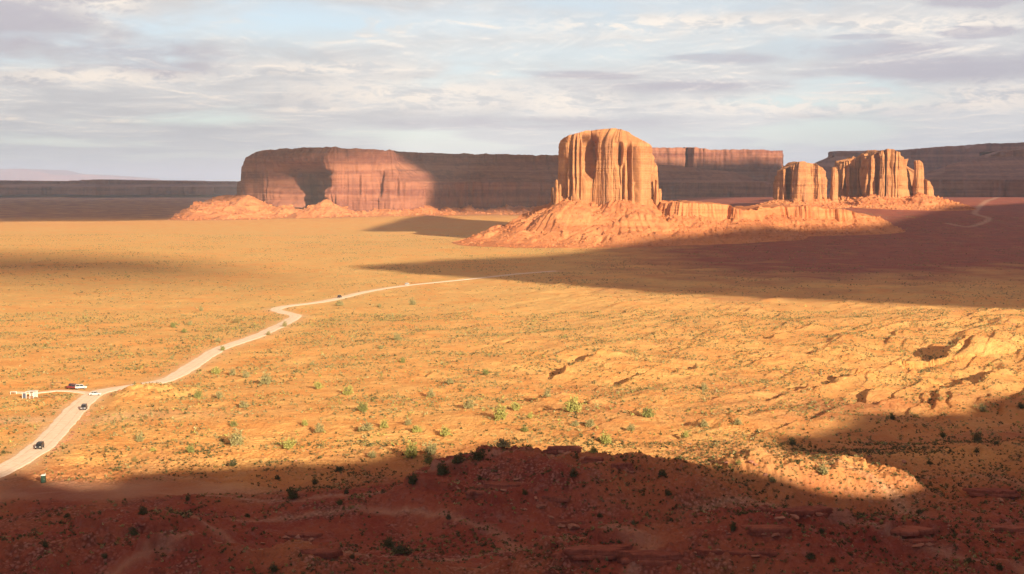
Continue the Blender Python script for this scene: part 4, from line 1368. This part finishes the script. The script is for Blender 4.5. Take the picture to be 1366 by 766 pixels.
LED = [(752, 603, 9, 1.6, .05, 'thin overhanging ledge on the shaded crest, below the centre bushes'), (793, 617, 6, 1.5, -.35, 'sloping ledge at the crest, left of the bright notch'), (829, 627, 5.5, 2.0, .1, 'dark block ledge just right of the bright notch'),
       (672, 652, 12, 1.4, -.15, 'broken pale ledge across the shaded slope below centre'), (640, 660, 6, 1.1, .1, 'small low ledge left of the broken pale ledge'), (735, 668, 8, 1.2, -.5, 'narrow ledge running down the shaded slope at centre'),
       (757, 703, 8, 1.7, -.05, 'dark ledge with undercut, beside loose stones at bottom centre'), (800, 744, 13, 2.0, .12, 'long layered ledge at the bottom edge, right of centre'), (868, 752, 12, 2.2, -.05, 'thick layered ledge at the bottom edge, rightmost of the two'),
       (1075, 690, 11, 1.8, .22, 'dark overhanging ledge below the sunlit knoll'), (1024, 714, 9, 1.8, -.15, 'undercut ledge below and left of the overhanging one'), (1190, 712, 16, 1.1, -.22, 'long thin slanting ledge on the right foreground slope'),
       (1228, 729, 7, 1.5, 0., 'short dark ledge beneath the long slanting one'), (1325, 661, 12, 1.6, -.15, 'ledge in the red slope at the right edge'), (1350, 712, 8, 1.5, -.1, 'small ledge in the lower right corner slope'),
       (400, 720, 10, 1.5, -.05, 'dark ledge capping the bottom-left mound'), (428, 743, 8, 1.3, .05, 'short ledge below the bottom-left mound cap'), (980, 742, 13, 1.2, -.1, 'low grey ledge at the bottom edge below the right slope')]
for u, v, L_, H_, tilt, lab in LED:
    x, y, z = pick(u, v)
    sd_ = int(u)
    nl = 3 if H_ > 1.3 else 2
    e = empty('rock_ledge', (x, y + L_ * 0.12, z - H_ * 0.22), tilt)
    tag(e, lab, 'rock ledge', 'bedded ledges in the foreground')
    zz0 = -0.8
    for li in range(nl):
        th_ = (H_ + 0.8) / nl if li else (H_ + 0.8) / nl
        na = 110
        an = np.linspace(0, 2 * np.pi, na, endpoint=False)
        f_ = (0.78, 1.0, 0.9)[li] if nl == 3 else (0.85, 1.0)[li]
        rr_ = f_ * (1 + 0.28 * n2d(np.cos(an) * 1.5 + sd_, np.sin(an) * 1.5 + li) + 0.13 * n2d(np.cos(an) * 5 + sd_, np.sin(an) * 5 + li) + 0.22 * (cellh(np.cos(an) * 7 + sd_, np.sin(an) * 7 + li) - .5))
        ox, oy = L_ * 0.5 * rr_ * np.cos(an), L_ * 0.17 * rr_ * np.sin(an)
        rows_ = []
        for (zf, sf) in ((0, .93), (0.08, 1.0), (0.6, 1.01), (0.9, .985), (1.0, .93), (1.02, .6), (1.04, .2), (1.04, 0.01)):
            rows_.append(np.stack([ox * sf, oy * sf + 0.25 * L_ * 0.1, 0.35 * oy * sf / L_ + zz0 + th_ * zf + 0.10 * n2d(ox * sf / 1.2 + sd_, oy * sf / 1.2) + 0 * ox], -1))
        co_ = np.stack(rows_)
        link('rock_layer', mesh_np('rock_layer', co_.reshape(-1, 3), grid_quads(len(rows_), na, True), False), LEDGE, e)
        zz0 += th_ * 0.96
bmesh_bank = []
for b in range(8):
    v_, f_ = rock_verts(200 + b, 3)
    me = mesh_np('boulder', v_ * np.array([1.15, .95, .7]), f_, False)
    me.materials.append(STONE)
    bmesh_bank.append(me)
k = 0
for line in BR:
    pts_, gname = line.split('|')
    L_ = sorted([[float(q) for q in p_.split()] for p_ in pts_.split(';')])
    for i, (u, v, s_) in enumerate(L_):
        x, y, z = pick(u, v)
        o = bpy.data.objects.new('boulder', bmesh_bank[k % 8])
        C.objects.link(o)
        s2 = s_ * 0.72
        o.location = (x, y, z + 0.12 * s2)
        o.scale = (s2 * random.uniform(.9, 1.4), s2, s2 * random.uniform(.7, 1.0))
        o.rotation_euler = (random.uniform(-.2, .2), random.uniform(-.2, .2), random.uniform(0, 6.28))
        rank = 'leftmost' if i == 0 else 'rightmost' if i == len(L_) - 1 else ordinal(i) + ' from left'
        gshort = gname
        tag(o, f'{"large" if s_ > 1.15 else "small"} angular boulder, {rank} of {gshort}', 'boulder', gname)
        k += 1

# ---------------------------------------------------------------- vehicles, toilet, stall
def box(bm, x0, x1, y0, y1, z0, z1, bev=0.0):
    r_ = bmesh.ops.create_cube(bm, size=1)
    for v_ in r_['verts']:
        v_.co = Vector(((x0 + x1) / 2 + v_.co.x * (x1 - x0), (y0 + y1) / 2 + v_.co.y * (y1 - y0), (z0 + z1) / 2 + v_.co.z * (z1 - z0)))
    if bev:
        es = list({e for v_ in r_['verts'] for e in v_.link_edges})
        bmesh.ops.bevel(bm, geom=es, offset=bev, segments=2, affect='EDGES')


def obj_bm(name, bm, mat, parent, smooth=False):
    me = bpy.data.meshes.new(name)
    bmesh.ops.recalc_face_normals(bm, faces=bm.faces)
    bm.to_mesh(me)
    bm.free()
    if smooth:
        for p_ in me.polygons:
            p_.use_smooth = True
    return link(name, me, mat, parent)


def prism(bm, prof_, w0, bev=0.05, taper=None):
    """side outline (x, z) extruded across the car, upper points pulled in"""
    L = [bm.verts.new((x, -w0 * (taper(z) if taper else 1), z)) for x, z in prof_]
    Rr = [bm.verts.new((x, w0 * (taper(z) if taper else 1), z)) for x, z in prof_]
    n = len(prof_)
    bm.faces.new(L)
    bm.faces.new(Rr[::-1])
    for i in range(n):
        bm.faces.new((L[(i + 1) % n], L[i], Rr[i], Rr[(i + 1) % n]))
    bmesh.ops.recalc_face_normals(bm, faces=bm.faces)
    if bev:
        bmesh.ops.bevel(bm, geom=list(bm.edges), offset=bev, segments=2, affect='EDGES')


glass = plain('dark_window_glass', (0.02, 0.025, 0.03), 0.12, 0.05, 1, 0.5)
rubber = plain('tyre_rubber', (0.03, 0.03, 0.03), 0.9)
rimm = plain('wheel_metal', (0.35, 0.35, 0.36), 0.4, 0.05, 2, 0.5, 0.7)
lampm = plain('lamp_glass', (0.8, 0.8, 0.75), 0.2, 0.02, 2, 0.5)
redl = plain('tail_lamp_red', (0.45, 0.02, 0.02), 0.3, 0.02, 2, 0.5)


def cyl(bm, c_, r_, w_, seg=16):
    res = bmesh.ops.create_cone(bm, cap_ends=True, segments=seg, radius1=r_, radius2=r_, depth=w_)
    for v_ in res['verts']:
        p_ = v_.co.copy()
        v_.co = Vector((c_[0] + p_.x, c_[1] + p_.z, c_[2] + p_.y))


def car(name, label, cat, u, v, heading, paint, style='suv', group=None, on=None):
    x, y, z = pick(u, v) if on is None else on
    e = empty(name, (x, y, z + 0.17), heading)
    tag(e, label, cat, group)
    if style == 'suv':
        body = [(-2.2, .45), (2.2, .45), (2.25, .75), (2.15, 1.02), (1.2, 1.12), (-2.15, 1.12), (-2.25, .8)]
        cab = [(-2.1, 1.1), (1.15, 1.1), (.62, 1.78), (-1.95, 1.80)]
    elif style == 'pickup':
        body = [(-2.6, .5), (2.5, .5), (2.55, .8), (2.4, 1.08), (1.4, 1.15), (-2.6, 1.15)]
        cab = [(-.7, 1.13), (1.35, 1.13), (.75, 1.82), (-.55, 1.84)]
    else:
        body = [(-2.2, .35), (2.2, .35), (2.25, .6), (2.05, .82), (1.0, .95), (-1.8, .98), (-2.25, .75)]
        cab = [(-1.7, .94), (1.05, .92), (.25, 1.42), (-1.05, 1.43)]
    bm = bmesh.new()
    prism(bm, body, 0.92, 0.06)
    obj_bm('body', bm, paint, e)
    bm = bmesh.new()
    zlo = cab[0][1]
    prism(bm, cab, 0.86, 0.03, lambda z_: 1 - 0.16 * (z_ - zlo))
    obj_bm('window', bm, glass, e)
    bm = bmesh.new()
    zt = max(q[1] for q in cab)
    xs_ = [q[0] for q in cab if q[1] > zt - .1]
    box(bm, min(xs_) - .05, max(xs_) + .05, -.79, .79, zt - 0.03, zt + 0.07, 0.03)
    for sy in (-1, 1):                                   # roof pillars
        for (xa, xb) in ((cab[0][0], min(xs_)), (cab[1][0], max(xs_)), (-.45, -.45)):
            if style == 'pickup' and xa == -.45:
                xa = xb = .3
            q = 0.05
            vs = [bm.verts.new((xx + dx, sy * yy, zz)) for (xx, yy, zz) in ((xa, .875, zlo), (xb, .80, zt)) for dx in (-q, q)]
            vs2 = [bm.verts.new((w_.co.x, w_.co.y - sy * .05, w_.co.z)) for w_ in vs]
            bm.faces.new((vs[0], vs[1], vs[3], vs[2]))
            bm.faces.new((vs2[0], vs2[1], vs2[3], vs2[2]))
            bm.faces.new((vs[0], vs[2], vs2[2], vs2[0]))
            bm.faces.new((vs[1], vs[3], vs2[3], vs2[1]))
    obj_bm('roof', bm, paint, e)
    for sx in (-1.4, 1.42):
        for sy in (-1, 1):
            rw = .36 if style != 'sedan' else .32
            bm = bmesh.new()
            cyl(bm, (sx, sy * .86, rw), rw, .24)
            wh = obj_bm('wheel', bm, rubber, e)
            bm = bmesh.new()
            cyl(bm, (sx, sy * .975, rw), rw * .55, .03, 10)
            obj_bm('rim', bm, rimm, wh)
    zf_ = .86 if style != 'sedan' else .66
    for sy in (-.66, .66):
        bm = bmesh.new()
        box(bm, 2.17, 2.29, sy - .16, sy + .16, zf_ - .09, zf_ + .09, .02)
        obj_bm('headlight', bm, lampm, e)
        bm = bmesh.new()
        xe = -2.62 if style == 'pickup' else -2.27
        box(bm, xe, xe + .1, sy - .1, sy + .1, zf_ - .1, zf_ + .14, .02)
        obj_bm('tail_light', bm, redl, e)
    return e


pd = plain('dark_car_paint', (0.03, 0.032, 0.04), 0.3, .05, 2, .5)
pw = plain('white_car_paint', (0.60, 0.60, 0.58), 0.35, .04, 2, .5)
pr = plain('maroon_car_paint', (0.16, 0.03, 0.03), 0.35, .05, 2, .5)
pg = plain('grey_car_paint', (0.10, 0.10, 0.12), 0.35, .05, 2, .5)


def road_dir(u, v):
    x, y = flat_pt(u, v)
    i = int(np.argmin(np.hypot(ROAD[:, 0] - x, ROAD[:, 1] - y)))
    i = min(max(i, 1), len(ROAD) - 2)
    d = ROAD[i + 1] - ROAD[i - 1]
    return math.atan2(d[1], d[0])


car('car', 'dark off-road car driving towards the viewer on the pale road', 'car', 53, 599, road_dir(53, 599) + math.pi, pd, 'suv')
car('car', 'white saloon car turning where the side track meets the road', 'car', 127, 528, 0.15, pw, 'sedan')
car('car', 'grey car in dust on the road, close behind the white car', 'car', 112, 547, road_dir(112, 545) + math.pi, pg, 'suv')
car('pickup_truck', 'dark pickup parked at left of the row beside the side track', 'pickup truck', 95, 518.5, 1.5, pr, 'pickup', 'vehicles parked beside the side track')
car('car', 'maroon car parked in the middle of the row beside the side track', 'car', 101, 519, 1.4, pr, 'suv', 'vehicles parked beside the side track')
car('car', 'white car parked at right of the row beside the side track', 'car', 108, 519.5, 0.3, pw, 'suv', 'vehicles parked beside the side track')
car('car', 'tiny dark car on the far road just past the bend', 'car', 453, 397.5, road_dir(453, 397), pd, 'suv')
car('car', 'tiny white car farthest along the road across the plain', 'car', 543, 380.5, road_dir(543, 380), pw, 'suv')

# portable toilet at the shadow's edge
tg = plain('green_plastic', (0.020, 0.050, 0.035), 0.5, .08, 4, .4)
tw = plain('white_plastic', (0.75, 0.76, 0.74), 0.5, .04, 4, .4)
x, y, z = pick(58, 644)
e = empty('portable_toilet', (x, y, z), 0.15)
tag(e, 'dark green portable toilet with white roof at the shadow edge beside the road', 'portable toilet')
bm = bmesh.new()
box(bm, -.6, .6, -.6, .6, .12, 2.05, .03)
obj_bm('cabin', bm, tg, e)
bm = bmesh.new()
box(bm, -.65, .65, -.65, .65, 0, .14, .02)
obj_bm('base', bm, rubber, e)
bm = bmesh.new()
prism(bm, [(-.64, 2.04), (.64, 2.04), (.62, 2.14), (.3, 2.30), (-.3, 2.30), (-.62, 2.14)], .64, .02, lambda z_: 1 - .9 * max(0, z_ - 2.14))
obj_bm('roof', bm, tw, e)
bm = bmesh.new()
box(bm, -.40, .40, -.64, -.59, .2, 1.95, .01)
dr = obj_bm('door', bm, plain('green_door_plastic', (0.03, 0.075, 0.05), 0.5, .08, 4, .4), e)
bm = bmesh.new()
box(bm, .26, .34, -.67, -.63, 1.0, 1.16, .01)
obj_bm('handle', bm, tw, dr)
bm = bmesh.new()
cyl(bm, (.45, .45, 0), .05, .1)
for v_ in bm.verts:
    a_2 = v_.co.y - .45
    v_.co = Vector((v_.co.x, .45 + v_.co.z, 2.35 + a_2 * 5))
obj_bm('vent_pipe', bm, tw, e)

# vendor's shelter by the side track
x, y, z = pick(40, 531)
wood = plain('weathered_board', (0.30, 0.17, 0.10), .9)
wp = plain('white_painted_wood', (0.72, 0.71, 0.68), .7, .05)
shade = plain('blue_grey_cloth', (0.10, 0.11, 0.15), .9)
e = empty('vendor_stall', (x, y, z), -0.25)
tag(e, 'white-framed open vendor stall with slatted back beside the side track', 'stall')
for px_ in (-2.4, -.8, .8, 2.4):
    for py_ in (-1.3, 1.3):
        bm = bmesh.new()
        box(bm, px_ - .08, px_ + .08, py_ - .08, py_ + .08, -.2, 2.6 if px_ > -1 else 2.1, .01)
        obj_bm('post', bm, wp, e)
bm = bmesh.new()
prism(bm, [(-.95, 2.60), (2.7, 2.75), (2.7, 2.87), (-.95, 2.72)], 1.6, .01)
obj_bm('roof', bm, wp, e)
bm = bmesh.new()
prism(bm, [(-2.75, 1.95), (-.95, 2.15), (-.95, 2.27), (-2.75, 2.07)], 1.5, .01)
obj_bm('roof', bm, wp, e)
bm = bmesh.new()
for i in range(7):
    box(bm, -.7, 2.3, 1.22, 1.28, .25 + i * .32, .47 + i * .32)
obj_bm('back_wall', bm, wp, e)
bm = bmesh.new()
box(bm, -2.3, -.9, -1.24, -1.18, .1, 1.9)
obj_bm('side_panel', bm, shade, e)
bm = bmesh.new()
box(bm, -.7, 2.3, -1.36, -.7, .8, .9)
box(bm, -.7, 2.3, -1.28, -1.22, .1, .8)
obj_bm('counter', bm, wood, e)
# open stall frames farther back, and a low table
for i, (u, v, rz, lab) in enumerate([(74, 517, .1, 'bare brown pole frame of a stall, nearer the parked vehicles'), (18, 526, .3, 'small white table frame left of the white vendor stall'), (62, 531.5, 0., 'long low table just right of the white vendor stall')]):
    x, y, z = pick(u, v)
    e = empty('vendor_table', (x, y, z), rz)
    tag(e, lab, 'table')
    hgt, ln = ((1.9, 2.2), (1.0, 1.2), (.8, 3.2))[i]
    mt = (wood, wp, wood)[i]
    bm = bmesh.new()
    box(bm, -ln, ln, -.5, .5, hgt, hgt + .08, .01)
    obj_bm('table_top', bm, mt, e)
    for sx in (-1, 1):
        for sy in (-1, 1):
            bm = bmesh.new()
            box(bm, sx * (ln - .1) - .05, sx * (ln - .1) + .05, sy * .42 - .05, sy * .42 + .05, -.1, hgt)
            obj_bm('leg', bm, mt, e)
